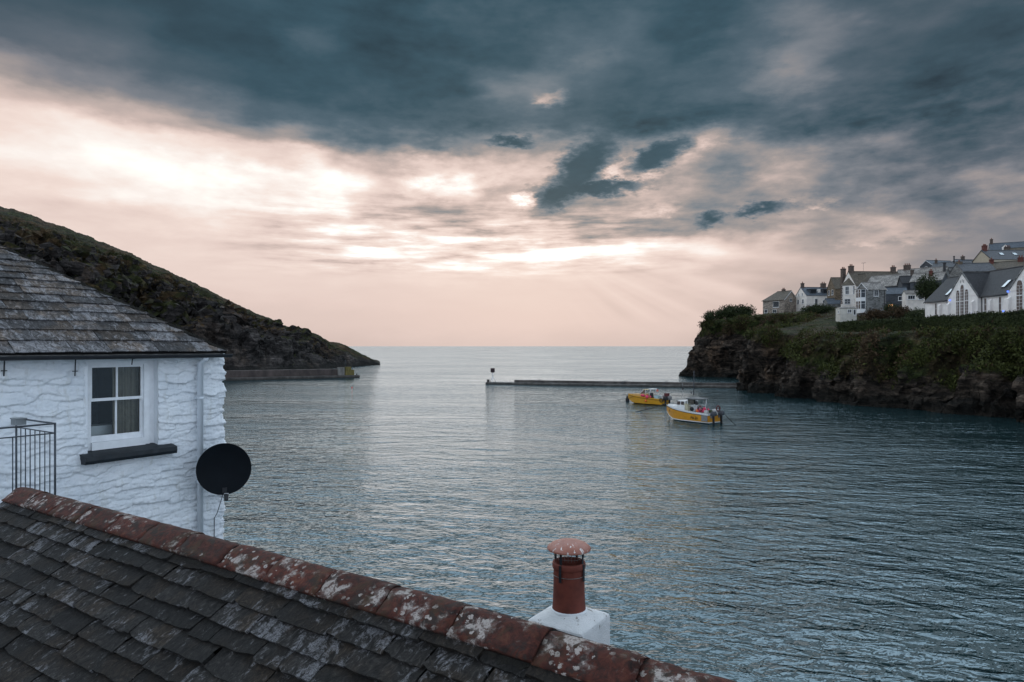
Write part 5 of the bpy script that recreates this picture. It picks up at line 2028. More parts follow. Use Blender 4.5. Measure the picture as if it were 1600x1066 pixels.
def yaw_of(px, rel):
    return math.radians(rel) - px_az(px)


def village():
    # far left: beige stone house, hipped at its left end
    c = site(1219, 487.5, 200)
    h = House('stone_house', 'beige stone bungalow with dark gable, leftmost of the cliff top houses', 'house', c, yaw_of(1219, -36), 7.2, 6.2, 3.4, 5.9, M_BEIGE, M_RBROWN, .3, hip=(2.6, 0), trim=M_TRIM)
    h.window('f', .9, 1.2, 2.0, 1.7, 3, 1)
    h.window('f', -2.5, -.3, .9, 1.0, 1, 1)
    h.window('f', .4, -.4, 1.2, 1.0, 2, 1)
    h.window('r', -.1, 2.9, .9, .9, 1, 1)
    h.chimney(1.0, .2, .9, .6, 6.5, 2)
    h.chimney(-1.1, 1.0, .5, .5, 5.7, 1)
    # white cottage with dormers
    c = site(1280, 484, 196)
    h = House('white_house', 'white cottage with blue grey slate roof and two flat dormers', 'house', c, yaw_of(1280, 29), 11.0, 6.2, 3.9, 6.3, M_HWHITE, M_RBLUE, .2)
    for u, z, w, hh in ((-1.4, 1.7, .9, 1.2), (1.3, 1.7, .9, 1.2), (-1.0, 3.9, .6, .8), (.9, 3.9, .6, .8), (1.4, -.5, .8, .9)):
        h.window('l', u, z, w, hh, 1, 2)
    for u, z, w, hh in ((-2.6, 1.0, .8, 1.9), (.2, 1.4, 1.8, 1.1), (2.9, 1.4, 1.3, 1.1)):
        h.window('f', u, z, w, hh, 2, 1)
    for x in (-3.2, .6):
        mb = MB()
        mb.box((x, -1.75, 5.0), (1.9, 1.7, 1.25))
        d = mb.build('dormer', M_DSLATE, h.root)
        mb = MB()
        mb.box((x, -1.75, 5.68), (2.2, 2.0, .12))
        mb.build('dormer_roof', M_RBLUE, d)
        mb = MB()
        mb.box((x, -2.62, 5.05), (1.5, .06, .8))
        mb.build('pane', M_PANE, d)
    for x in (-1.2, 2.4):
        mb = MB()
        mb.box((x, -1.9, 5.0), (.8, .5, 1.5))
        mb.build('chimney', M_HWHITE, h.root)
    h.chimney(-5.0, 0, .7, .8, 7.5, 1)
    h.chimney(1.2, 0, 1.3, .8, 7.5, 2)
    h.chimney(8.4 - 3.6, 1.2, .22, .22, 7.8, 0, M_DTRIM)
    # low outbuilding in front of it
    c = site(1279, 484.5, 186)
    h = House('low_outbuilding', 'low flat grey stone outbuilding in front of the white dormer cottage', 'outbuilding', c, yaw_of(1279, 22), 5.6, 3.0, .9, 1.25, M_BEIGE, M_RPALE, .12)
    h.window('f', .4, .15, 1.2, .5, 2, 1)
    c = site(1303, 481, 184)
    h = House('lean_to_shed', 'small grey lean-to with pale roof left of the brown stone house', 'shed', c, yaw_of(1303, 26), 4.6, 3.0, 1.0, 2.4, M_GSTONE, M_RBLUE, .12)
    h.window('l', 0, .1, .7, .7, 1, 1)
    # brown stone house
    c = site(1313, 478, 186)
    h = House('stone_house', 'narrow brown stone house between the white cottage and the tall white house', 'house', c, yaw_of(1313, 24), 5.0, 5.0, 4.6, 7.6, M_BSTONE, M_RBROWN, .2)
    for u in (-1.2, 1.0):
        h.window('l', u, 2.9, .9, 1.4, 1, 2)
        h.window('l', u, .4, .9, 1.2, 1, 1)
    # tall white house: front wing with its gable, long roof going back to the right
    c = site(1364, 476, 168)
    h = House('white_house', 'tall white gabled house with long mottled roof and four stone chimneys', 'house', c, yaw_of(1364, 32), 12.6, 6.6, 4.3, 8.0, M_HWHITE, M_RBROWN, .15)
    for u, z, w, hh in ((-1.9, 2.8, .9, 1.8), (.3, 2.7, .9, 1.9), (-1.9, .0, 1.1, 1.3), (.6, .0, .8, 1.2)):
        h.window('l', u, z, w, hh, 2, 2)
    h.chimney(-5.6, 0, .95, .95, 9.4, 2)
    h.chimney(5.2, 0, .95, .8, 9.2, 2)
    h.chimney(-6.1, 2.6, .9, .9, 9.0, 2, z0=3)
    # its left wing, roof slope facing the camera
    W_ = House('white_house_wing', 'white left wing of the tall house under a brown sloping roof', 'house', site(1334, 475.5, 167.5), yaw_of(1334, -4), 5.0, 5.4, 4.6, 7.2, M_HWHITE, M_RBROWN, .15, hip=(2.2, 0))
    W_.window('f', -1.25, 2.3, .85, 1.9, 2, 2)
    W_.window('f', .45, 2.3, .8, 2.0, 2, 2)
    W_.window('f', -1.2, -.1, 1.3, 1.3, 2, 2)
    W_.window('f', .5, .1, .6, 1.1, 1, 2)
    mb = MB()
    for z in range(10):
        mb.box((-2.5, -2.7, .2 + z * .44), (.34 if z % 2 else .5, .34 if z % 2 else .24, .34))
    mb.build('quoins', M_CHST, W_.root)
    # aerial on the tall house
    p = site(1349, 417, 168)
    a = empty('television_aerial', p - UP * 0)
    tag(a, 'thin television aerial above the tallest chimney of the white gabled house', 'aerial')
    mb = MB()
    mb.tube([(0, 0, -1.2), (0, 0, 1.0)], .03, 5)
    mb.tube([(-.5, 0, .9), (.6, 0, 1.0)], .03, 5)
    for k in range(5):
        x = -.4 + .22 * k
        mb.tube([(x, -.2, .93), (x, .2, .93)], .02, 4)
    mb.build('antenna', M_RAIL, a)
    # grey house with two-storey bay
    c = site(1361, 488, 138)
    h = House('stone_house', 'grey stone house with white two storey bay windows on its gable', 'house', c, yaw_of(1361, 34), 3.9, 3.7, 4.5, 5.9, M_GSTONE, M_RPALE, .22, trim=M_TRIM)
    h.window('f', -.2, 3.1, .95, 1.25, 2, 3)
    for z in (.55, 2.85):
        mb = MB()
        mb.prism([(-1.95, -1.2), (-1.95, 1.2), (-2.75, .75), (-2.75, -.75)], z - .75 if z < 1 else z - .55, z + 1.75)
        by = mb.build('bay_window', M_TRIM, h.root)
        for (ax, ay), (bx, by_) in (((-2.75, -.75), (-1.95, -1.2)), ((-2.75, .75), (-2.75, -.75)), ((-1.95, 1.2), (-2.75, .75))):
            A, B_ = Vector((ax, ay, 0)), Vector((bx, by_, 0))
            d = (B_ - A).normalized()
            n_ = Vector((d.y, -d.x, 0))
            if n_.x > 0 and abs(n_.x) > .5:
                n_ = -n_
            ln = (B_ - A).length
            M = frame(A, d, n_, UP)
            k = 2 if ln > 1.2 else 1
            for i in range(k):
                for zz, hh in ((z + .1, .95), (z + 1.12, .5)):
                    mb = MB()
                    cu = ln * (i + .5) / k
                    mb.box((cu, .01, zz + hh / 2), (ln / k - .22, .06, hh), 0, M)
                    mb.build('pane', M_PANE, by)
    mb = MB()
    mb.box((-2.35, 0, 4.66), (1.0, 2.4, .10))
    mb.build('bay_roof', M_RPALE, h.root)
    mb = MB()
    mb.tube([(1.6, -1.93, -1), (1.6, -1.93, 4.3)], .06, 6)
    mb.build('downpipe', M_DTRIM, h.root)
    # white garden shed
    c = site(1322, 494, 132)
    h = House('garden_shed', 'small flat roofed white shed in the grass left of the grey bay house', 'shed', c, yaw_of(1322, 24), 3.1, 2.0, 1.45, 1.6, M_SHED, M_RPALE, .15)
    h.window('f', .2, .55, .75, .7, 2, 1)
    h.window('l', .4, .5, .45, .6, 1, 1)
    h.window('f', 1.15, .15, .5, 1.1, 1, 1)
    # long pale roof behind the bay house
    c = site(1396, 468, 158)
    h = House('slate_cottage', 'cottage with long pale mortared roof and dark slate hung right gable', 'house', c, yaw_of(1396, -20), 9.6, 7.4, 2.9, 5.6, M_DSLATE, M_RPALE, .2)
    h.window('r', -1.3, 1.6, .7, 1.1, 1, 2)
    h.chimney(4.6, -1.9, .55, .55, 6.2, 0, z0=2)
    h.window('f', 1.6, .4, 1.2, 1.0, 2, 1)
    c = site(1393, 476, 146)
    h = House('flat_extension', 'low dark slate extension with pale roof right of the grey bay house', 'house', c, yaw_of(1393, 10), 5.4, 3.4, 2.2, 3.5, M_DSLATE, M_RBLUE, .15)
    h.window('f', -1.9, .6, .7, 1.0, 1, 1, pane=M_PANE)
    h.window('f', 1.5, .7, 1.1, .9, 2, 1)
    o = h.window('f', -.5, -.5, .9, .5, 1, 1, pane=M_LIT, sill=False, name='lit_window')
    # second stepped roof
    c = site(1441, 452, 172)
    h = House('slate_cottage', 'stepped pale roofed cottage with a large glazed roof panel', 'house', c, yaw_of(1441, -14), 11.0, 7.5, 2.0, 5.2, M_GSTONE, M_RPALE, .2)
    h.add_skylight(1.2, .45, 2.6, 1.6, mat=M_CONCT, name='roof_panel')
    h.chimney(-3.4, 0, 1.5, .8, 6.3, 3)
    h.chimney(5.2, -1.5, .5, .5, 6.0, 0, M_DTRIM, z0=3)
    c = site(1430, 461, 150)
    h = House('dark_cottage', 'dark slate hung cottage with white trimmed balcony window', 'house', c, yaw_of(1430, 14), 6.0, 4.0, 2.5, 4.1, M_DSLATE, M_RDARK, .2, trim=M_DTRIM)
    h.window('f', -.3, .5, 1.0, 1.5, 2, 2)
    h.window('f', 1.8, .9, 1.0, .9, 1, 1)
    c = site(1452, 459, 146)
    h = House('dark_cottage', 'small cottage with pale roof and one red brick chimney behind the evergreen', 'house', c, yaw_of(1452, -16), 6.0, 4.6, 2.6, 4.3, M_DSLATE, M_RPALE, .2)
    h.chimney(.6, -.9, .62, .6, 4.7, 1, M_BRICK)
    c = site(1427, 470, 136)
    h = House('glazed_porch', 'small white glazed porch below the dark cottages', 'porch', c, yaw_of(1427, 18), 3.4, 2.2, 1.3, 1.9, M_HWHITE, M_CONCT, .15)
    h.window('f', -.7, .2, 1.3, .8, 3, 1)
    h.window('f', .95, .1, .8, 1.0, 1, 1)
    # far row on the skyline
    c = site(1466, 424, 205)
    h = House('slate_cottage', 'left of the two dark slate gables on the skyline', 'house', c, yaw_of(1466, 44), 8.5, 4.6, 1.6, 3.1, M_DSLATE, M_RBLUE, .2, trim=M_TRIM)
    h.window('l', 0, .4, .8, .9, 1, 1)
    c = site(1510, 424, 205)
    h = House('slate_cottage', 'right of the two dark slate gables on the skyline, with a stack on its ridge', 'house', c, yaw_of(1510, 40), 8.0, 5.6, 1.6, 3.4, M_DSLATE, M_RBLUE, .2, trim=M_TRIM)
    h.chimney(-1.2, 0, .8, .7, 4.4, 1, M_CHST)
    h.window('l', .6, .3, .9, .8, 1, 1)
    c = site(1488, 432, 188)
    h = House('slate_cottage', 'low grey cottage with a dark stove pipe below the skyline gables', 'house', c, yaw_of(1488, -12), 9.0, 5.4, 2.3, 3.9, M_GSTONE, M_RGREY, .2)
    h.chimney(.6, -.9, .28, .28, 5.4, 0, M_DTRIM)
    h.chimney(-3.9, 0, .6, .6, 4.8, 1, M_CHST)
    h.window('f', -1.2, .6, 1.3, 1.0, 2, 1)
    h.window('f', 2.3, .5, 1.4, 1.1, 2, 1)
    # cream house
    c = site(1566, 419, 196)
    h = House('cream_house', 'cream gabled house with red brick chimney on its near gable', 'house', c, yaw_of(1566, 36), 12.0, 8.4, 2.0, 5.0, M_HCREAM, M_RGREY, .2, trim=M_DTRIM)
    h.chimney(-5.1, 0, 1.1, .9, 6.4, 3, M_BRICK, z0=4.3)
    h.add_skylight(-1.6, .55, 1.0, 1.2)
    h.add_skylight(2.2, .55, 1.0, 1.2)
    # top house
    c = site(1590, 397, 228)
    h = House('slate_house', 'highest house with blue grey roof and one white gabled dormer', 'house', c, yaw_of(1590, 8), 15.5, 7.0, .6, 3.9, M_GSTONE, M_RBLUE, .2)
    h.chimney(-7.2, 0, .8, .8, 5.4, 1, M_CHST)
    mb = MB()
    mb.add([(-4.6, -3.0, .8), (-2.9, -3.0, .8), (-2.9, -3.0, 2.2), (-3.75, -3.0, 3.0), (-4.6, -3.0, 2.2), (-4.6, 0, .8), (-2.9, 0, .8), (-2.9, 0, 2.2), (-3.75, 0, 3.0), (-4.6, 0, 2.2)],
           [(0, 1, 2, 3, 4), (9, 8, 7, 6, 5), (1, 0, 5, 6), (2, 1, 6, 7), (3, 2, 7, 8), (4, 3, 8, 9), (0, 4, 9, 5)])
    d = mb.build('dormer', M_HWHITE, h.root)
    mb = MB()
    mb.box((-3.75, -3.02, 1.55), (.85, .08, 1.0))
    mb.build('pane', M_PANE, d)
    c = site(1597, 405, 212)
    h = House('stone_house', 'brown roofed stone house at the right edge below the highest house', 'house', c, yaw_of(1597, 10), 9.0, 6.0, 1.0, 3.5, M_BSTONE, M_RBROWN, .2)
    h.chimney(-3.8, -.2, 1.5, .7, 4.0, 3, M_CHST)
    # roofs right behind the chapel
    c = site(1520, 434, 150)
    h = House('slate_cottage', 'grey roofed cottage peeping over the left of the chapel ridge', 'house', c, yaw_of(1520, 30), 7.0, 5.0, 1.2, 3.1, M_GSTONE, M_RGREY, .15)
    h.chimney(-2.9, 0, 1.0, .8, 3.4, 1, M_BSTONE)
    c = site(1572, 428, 150)
    h = House('ochre_roof_cottage', 'cottage with ochre lichened roof just above the chapel ridge', 'house', c, yaw_of(1572, -6), 12.0, 5.0, 1.0, 2.6, M_BSTONE, M_RBROWN, .15)
    h.chimney(-2.6, -.2, .8, .7, 3.3, 1, M_BRICK)
    h.chimney(2.6, -.2, 1.0, .7, 3.3, 2, M_BRICK)
    # poles
    for (px, py0, py1, Y, lb) in ((1419, 443, 420, 175, 'wooden utility pole with crossbars above the pale stepped roofs'), (1456, 424, 410, 204, 'short dark vent pole left of the skyline gables')):
        p = site(px, py0, Y)
        o = empty('utility_pole', p)
        tag(o, lb, 'pole')
        hh = (py0 - py1) / FPX * Y
        mb = MB()
        mb.tube([(0, 0, -1), (0, 0, hh)], .10, 6)
        mb.build('post', M_BARK, o)
        if px == 1419:
            mb = MB()
            for dz_ in (.3, .7):
                mb.box((0, 0, hh - dz_), (.9, .1, .1))
            mb.build('crossbar', M_BARK, o)
    # terrace clutter by the hedge
    p = on_ground(1443, 488, 116, 0)
    o = empty('garden_table', p)
    tag(o, 'small white garden table on the terrace left of the chapel', 'table')
    mb = MB()
    mb.box((0, 0, .78), (1.5, .8, .06))
    mb.build('table_top', M_TRIM, o)
    for sx_, sy in ((-1, -1), (1, -1), (1, 1), (-1, 1)):
        mb = MB()
        mb.box((sx_ * .65, sy * .32, .375), (.07, .07, .75))
        mb.build('leg', M_TRIM, o)


def chapel():
    XF, YC, ZB = 62.0, 87.0, 11.4
    L = 31.0
    h = House('white_chapel', 'white converted chapel with steep dark slate roof, lancet windows and blue lamps', 'chapel', Vector((XF + 3.5, YC, ZB)), math.radians(-90), L, 7.0, 3.25, 6.75, M_CHAPEL, M_RDARK, .18, trim=M_DTRIM)
    X = lambda px: YC - XF * FPX / (px - CX)          # local x of a facade point seen at column px
    root = h.root
    # cross gables
    for x0, x1 in ((X(1485.5), X(1532.5)), (X(1580), X(1580) + 6.6)):
        xc, hw = (x0 + x1) / 2, (x1 - x0) / 2
        yf, yb = -3.5 - .42, 0.0
        ap, ev = 6.55, 3.25
        mb = MB()
        prof = [(xc - hw, -3), (xc + hw, -3), (xc + hw, ev), (xc, ap), (xc - hw, ev)]
        vs = [(x, yf, z) for x, z in prof] + [(x, yb, z) for x, z in prof]
        mb.add(vs, [(0, 1, 2, 3, 4), (9, 8, 7, 6, 5), (1, 0, 5, 6), (2, 1, 6, 7), (3, 2, 7, 8), (4, 3, 8, 9), (0, 4, 9, 5)])
        mb.build('gable_wall', M_CHAPEL, root)
        mb = UVB()
        sl = (ap - ev) / hw
        for sx_ in (-1, 1):
            o_ = .10
            q_ = [(xc + sx_ * (hw + o_), yf - .08, ev - o_ * sl), (xc + sx_ * (hw + o_), yb, ev - o_ * sl), (xc, yb, ap), (xc, yf - .08, ap)]
            h._slab(mb, q_, .11, [(p[1], abs(p[0] - xc) * 1.4) for p in q_], sx_ > 0)
        rf = mb.build('gable_roof', M_RDARK, root)
        mb = MB()
        mb.tube([(xc, yf - .08, ap + .1), (xc, yb, ap + .1)], .07, 6)
        mb.build('ridge_tiles', M_RDARK, rf)
        # coping on the verge
        mb = MB()
        for sx_ in (-1, 1):
            a, b_ = Vector((xc + sx_ * (hw + .12), yf - .10, ev - .12 * sl)), Vector((xc, yf - .10, ap))
            vs = [a, b_, b_ + UP * .20, a + UP * .20]
            vs += [v + Vector((0, .16, 0)) for v in vs]
            mb.add(vs, [(0, 1, 2, 3), (7, 6, 5, 4), (0, 4, 5, 1), (1, 5, 6, 2), (2, 6, 7, 3), (3, 7, 4, 0)])
        mb.build('coping', M_GSTONE, root)
        mb = MB()
        mb.box((xc, yf - .02, 3.42), (2 * hw * .94, .06, .09))
        mb.build('string_course', M_CHAPEL, root)

        def lancet(xc_, w, z0, zs, zt, split=None):
            """pointed window: sill z0, springing zs, tip zt"""
            def outline(w_, zs_, zt_, z0_):
                pts = [(xc_ - w_ / 2, z0_), (xc_ + w_ / 2, z0_)]
                for i in range(7):
                    f = i / 6
                    pts.append((xc_ + w_ / 2 * math.cos(f * math.pi / 2) ** .8, zs_ + (zt_ - zs_) * math.sin(f * math.pi / 2)))
                for i in range(5, -1, -1):
                    f = i / 6
                    pts.append((xc_ - w_ / 2 * math.cos(f * math.pi / 2) ** .8, zs_ + (zt_ - zs_) * math.sin(f * math.pi / 2)))
                return pts
            def plate(pts, ya, yb_, mat, nm, par):
                mb = MB()
                n = len(pts)
                vs = [(x, ya, z) for x, z in pts] + [(x, yb_, z) for x, z in pts]
                mb.add(vs, [tuple(range(n)), tuple(range(2 * n - 1, n - 1, -1))] + [(n + i, n + (i + 1) % n, (i + 1) % n, i) for i in range(n)])
                return mb.build(nm, mat, par)
            fr = plate(outline(w + .16, zs, zt + .12, z0 - .04), yf - .05, yf + .02, M_GSTONE if split is None else M_TRIM, 'lancet_window', root)
            plate(outline(w, zs, zt, z0), yf - .065, yf + .03, M_PANE, 'pane', fr)
            if split:
                mb = MB()
                for z in split:
                    mb.box((xc_, yf - .08, z), (w, .05, .09))
                for z in np.arange(z0 + .35, zt - .3, .42):
                    mb.box((xc_, yf - .075, float(z)), (w, .02, .025))
                mb.box((xc_, yf - .075, (z0 + zs) / 2), (.03, .02, zs - z0))
                mb.build('glazing_bars', M_TRIM, fr)
        if x0 < 0:
            lancet(X(1501.8), .62, .25, 3.85, 4.30, [2.75])
            lancet(X(1508.6), .66, .25, 4.45, 5.00, [2.75])
            lancet(X(1515.6), .62, .25, 3.85, 4.30, [2.75])
            mb = MB()
            for i in (-1, 0, 1):
                mb.box((xc + .01 + i * .32, yf - .01, 5.55 - abs(i) * .12), (.10, .04, .36))
            mb.build('vent_slits', M_GSTONE, root)
        else:
            for u in (-.95, 0, .95):
                lancet(xc + u * 1.35, .95, .25, 3.9 + (.5 if u == 0 else 0), 4.6 + (.5 if u == 0 else 0), [2.75])
    # side windows and buttresses
    for px in (1463, 1481.3, 1540.3, 1563.3):
        h.window('f', X(px), .35, .55, 2.55, 1, 3, bar=.05)
    bts = []
    for px, y0 in ((1470, -3.5), (1488.2, -3.92), (1526.6, -3.92), (1549.5, -3.5), (1575, -3.5), (1583.5, -3.92)):
        x = X(px)
        mb = MB()
        for za, zb, d in ((-3, .95, .60), (.95, 2.75, .36)):
            w = .42
            mb.add([(x - w / 2, y0 - d, za), (x + w / 2, y0 - d, za), (x + w / 2, y0, za), (x - w / 2, y0, za),
                    (x - w / 2, y0 - d, zb - .30), (x + w / 2, y0 - d, zb - .30), (x + w / 2, y0, zb), (x - w / 2, y0, zb)],
                   [(0, 1, 5, 4), (1, 2, 6, 5), (2, 3, 7, 6), (3, 0, 4, 7), (4, 5, 6, 7), (3, 2, 1, 0)])
        mb.build('buttress', M_CHAPEL, root)
    # gutters and downpipes
    mb = MB()
    for xa, xb in ((X(1452.5), X(1485)), (X(1533), X(1579.5))):
        mb.tube([(xa, -3.78, 3.06), (xb, -3.78, 3.06)], .075, 8)
    mb.build('gutter', M_DTRIM, root)
    for px in (1484, 1535):
        mb = MB()
        mb.tube([(X(px), -3.6, 3.0), (X(px), -3.58, -2)], .06, 6)
        mb.build('downpipe', M_DTRIM, root)
    # rooflights and panels
    for px in (1466.5, 1483.5):
        h.add_skylight(X(px) + 1.0, .28, .55, 1.25)
    for px in (1549.5, 1570):
        h.add_skylight(X(px) + 1.1, .33, .55, 1.25)
    h.add_skylight(X(1571) + 1.9, .66, 2.6, 1.9, mat=M_SOLAR, fr=M_SOLAR, name='solar_panel')
    # lamps
    for px, z, y0 in ((1454.5, .30, -3.62), (1489.5, .34, -4.6), (1527.5, .75, -4.6), (1576.5, .95, -4.2), (1490.5, 3.0, -4.1), (1581.5, 3.35, -4.05)):
        mb = MB()
        x = X(px)
        mb.box((x, y0, z), (.12, .11, .14))
        mb.box((x, y0 + .0, z + .09), (.15, .14, .04))
        o = mb.build('wall_lamp', M_BLUEL, root)
        if z < 1.2 and px > 1480:
            mb = MB()
            mb.box((x + .05, y0 - .05, z - .45), (.22, .2, .5))
            mb.build('lantern', M_WARML, o)
    h.chimney(X(1582), 1.2, .9, .8, 7.6, 2, M_BRICK)


village()
chapel()

# ------------------------------------------------------------------ boats
M_YHULL = plain('yellow_gelcoat', (.56, .245, .012), .35, .18, 3.0, bmp=.05)
M_OHULL = plain('orange_yellow_gelcoat', (.56, .27, .012), .35, .15, 3.0, bmp=.05)
M_BWHITE = plain('boat_white', (.66, .66, .65), .4, .14, 4.0, bmp=.05)
M_TEAL = plain('teal_antifouling', (.010, .070, .085), .6, .3, 4.0)
M_BLACK = plain('black_rubber', (.012, .012, .014), .6, .2)
M_DECK = plain('grey_deck', (.20, .20, .20), .8, .3, 5.0)
M_MOTOR = plain('outboard_grey', (.05, .055, .065), .4, .2)
M_PINK = plain('pink_buoy_plastic', (.70, .05, .13), .5, .12)
M_ORNG = plain('orange_buoy_plastic', (.70, .16, .03), .5, .12)
M_MAROON = plain('maroon_cover', (.10, .02, .022), .7, .2)
M_ROPE = plain('dark_rope', (.03, .028, .025), .9, .2)
M_ALU = plain('aluminium_tube', (.42, .42, .43), .4, .1, metal=.7)
M_KHAKI = plain('stained_cream_cabin', (.46, .42, .30), .6, .25, 5.0)
M_TUB = plain('pale_blue_tub', (.38, .52, .54), .6, .2)


def hull_ring(x, L, B, fr_s, fr_b, draft, band=.2):
    """half section at x (0 stern .. L bow): from gunwale to keel"""
    t = x / L
    hb = B / 2 * (1 - max(0, (t - .42) / .58) ** 2.1) * (.93 + .07 * min(1, t / .3))
    hb = max(hb, .015)
    gz = fr_s + (fr_b - fr_s) * t ** 1.5
    rise = max(0, (t - .72) / .28) ** 1.5
    kz = -draft + rise * (draft + gz * .45)
    ch = .02 + rise * .30 * gz
    wl = hb * (.90 - .28 * rise)
    pts = [(hb, gz), (hb * .985, gz - band), (hb * .975, gz - band - .05), (wl + (hb - wl) * .5, (gz + ch) * .5), (wl, max(ch, kz + .02) + .09), (wl * .985, max(ch, kz + .015)), (wl * .6, (ch + kz) * .5 - .02 if ch > kz else kz), (0.012, kz)]
    return pts


def boat_hull(root, L, B, fs, fb, draft, band, body, bottom, stripe):
    """lofted planing hull with a moulded rail band, topsides, boot stripe and bottom"""
    n = 26
    secs = []
    for i in range(n + 1):
        x = L * (i / n) ** .92
        secs.append([(x, y, z) for y, z in hull_ring(x, L, B, fs, fb, draft, .17 if body is not band else .16)])
    parts = ((0, 1, band, 'gunwale'), (1, 2, M_BLACK, 'rub_rail'), (2, 4, body, 'topsides'), (4, 5, stripe, 'boot_stripe'), (5, 7, bottom, 'bottom'))
    hull = None
    for a, b_, mat, nm in parts:
        mb = MB()
        for sy in (-1, 1):
            rows = [[(p[0], sy * (p[1] + (.025 if nm == 'rub_rail' else 0)), p[2]) for p in s[a:b_ + 1]] for s in secs]
            k = b_ - a + 1
            vs = [p for r in rows for p in r]
            fs_ = []
            for i in range(n):
                for j in range(k - 1):
                    f = (i * k + j, (i + 1) * k + j, (i + 1) * k + j + 1, i * k + j + 1)
                    fs_.append(f if sy > 0 else tuple(reversed(f)))
            mb.add(vs, fs_, 0, nm == 'topsides' or nm == 'bottom')
        # transom
        t = secs[0][a:b_ + 1]
        m_ = len(t)
        mb.add([p for p in t] + [(p[0], -p[1], p[2]) for p in t], [(j, j + 1, m_ + j + 1, m_ + j) for j in range(m_ - 1)])
        mb.build(nm, mat, root)
    # inside liner and sole
    mb = MB()
    rows = []
    for s in secs[:-1]:
        y, z = s[0][1], s[0][2]
        rows.append([(s[0][0] + .02, sy_ * yy, zz) for sy_, yy, zz in ((-1, y, z), (-1, max(y - .11, .005), z + .012), (-1, max(y - .13, .004), max(.28, z - .62)), (1, max(y - .13, .004), max(.28, z - .62)), (1, max(y - .11, .005), z + .012), (1, y, z))])
    mb.loft(rows, 0, False, False, False)
    mb.build('deck', M_BWHITE if band is M_BWHITE else body, root)
    return secs


def boat_frame(name, label, px, py, ang):
    p = sea_at(px, py) + UP * .07
    root = empty(name, p, math.radians(180 - ang) - px_az(px))
    tag(root, label, 'boat')
    return root


def buoy(mb_root, c, r, mat, name='fishing_buoy', sq=1.0):
    mb = MB()
    mb.ball((0, 0, 0), r, 12, 0, None, sq)
    mb.tube([(0, 0, r * sq * .9), (0, 0, r * sq + .08)], r * .22, 8)
    o = mb.build(name, mat, mb_root)
    o.location = c
    return o


def window_strip(root, pts, zs, mat, nm):
    pass


def mirror_y(root):
    """turn the fittings to the other beam (the port side faces the camera)"""
    for o in list(root.children_recursive):
        o.location.y *= -1
        if o.type == 'MESH':
            o.data.transform(Matrix.Diagonal((1, -1, 1, 1)))
            o.data.flip_normals()
            if not o.name.startswith(('mast', 'flag', 'lamp', 'lifebuoy', 'outboard', 'engine', 'shaft', 'bracket')):
                for vx in o.data.vertices:           # low cabins
                    vx.co.z = vx.co.z if vx.co.z < 1.3 else 1.3 + (vx.co.z - 1.3) * .80


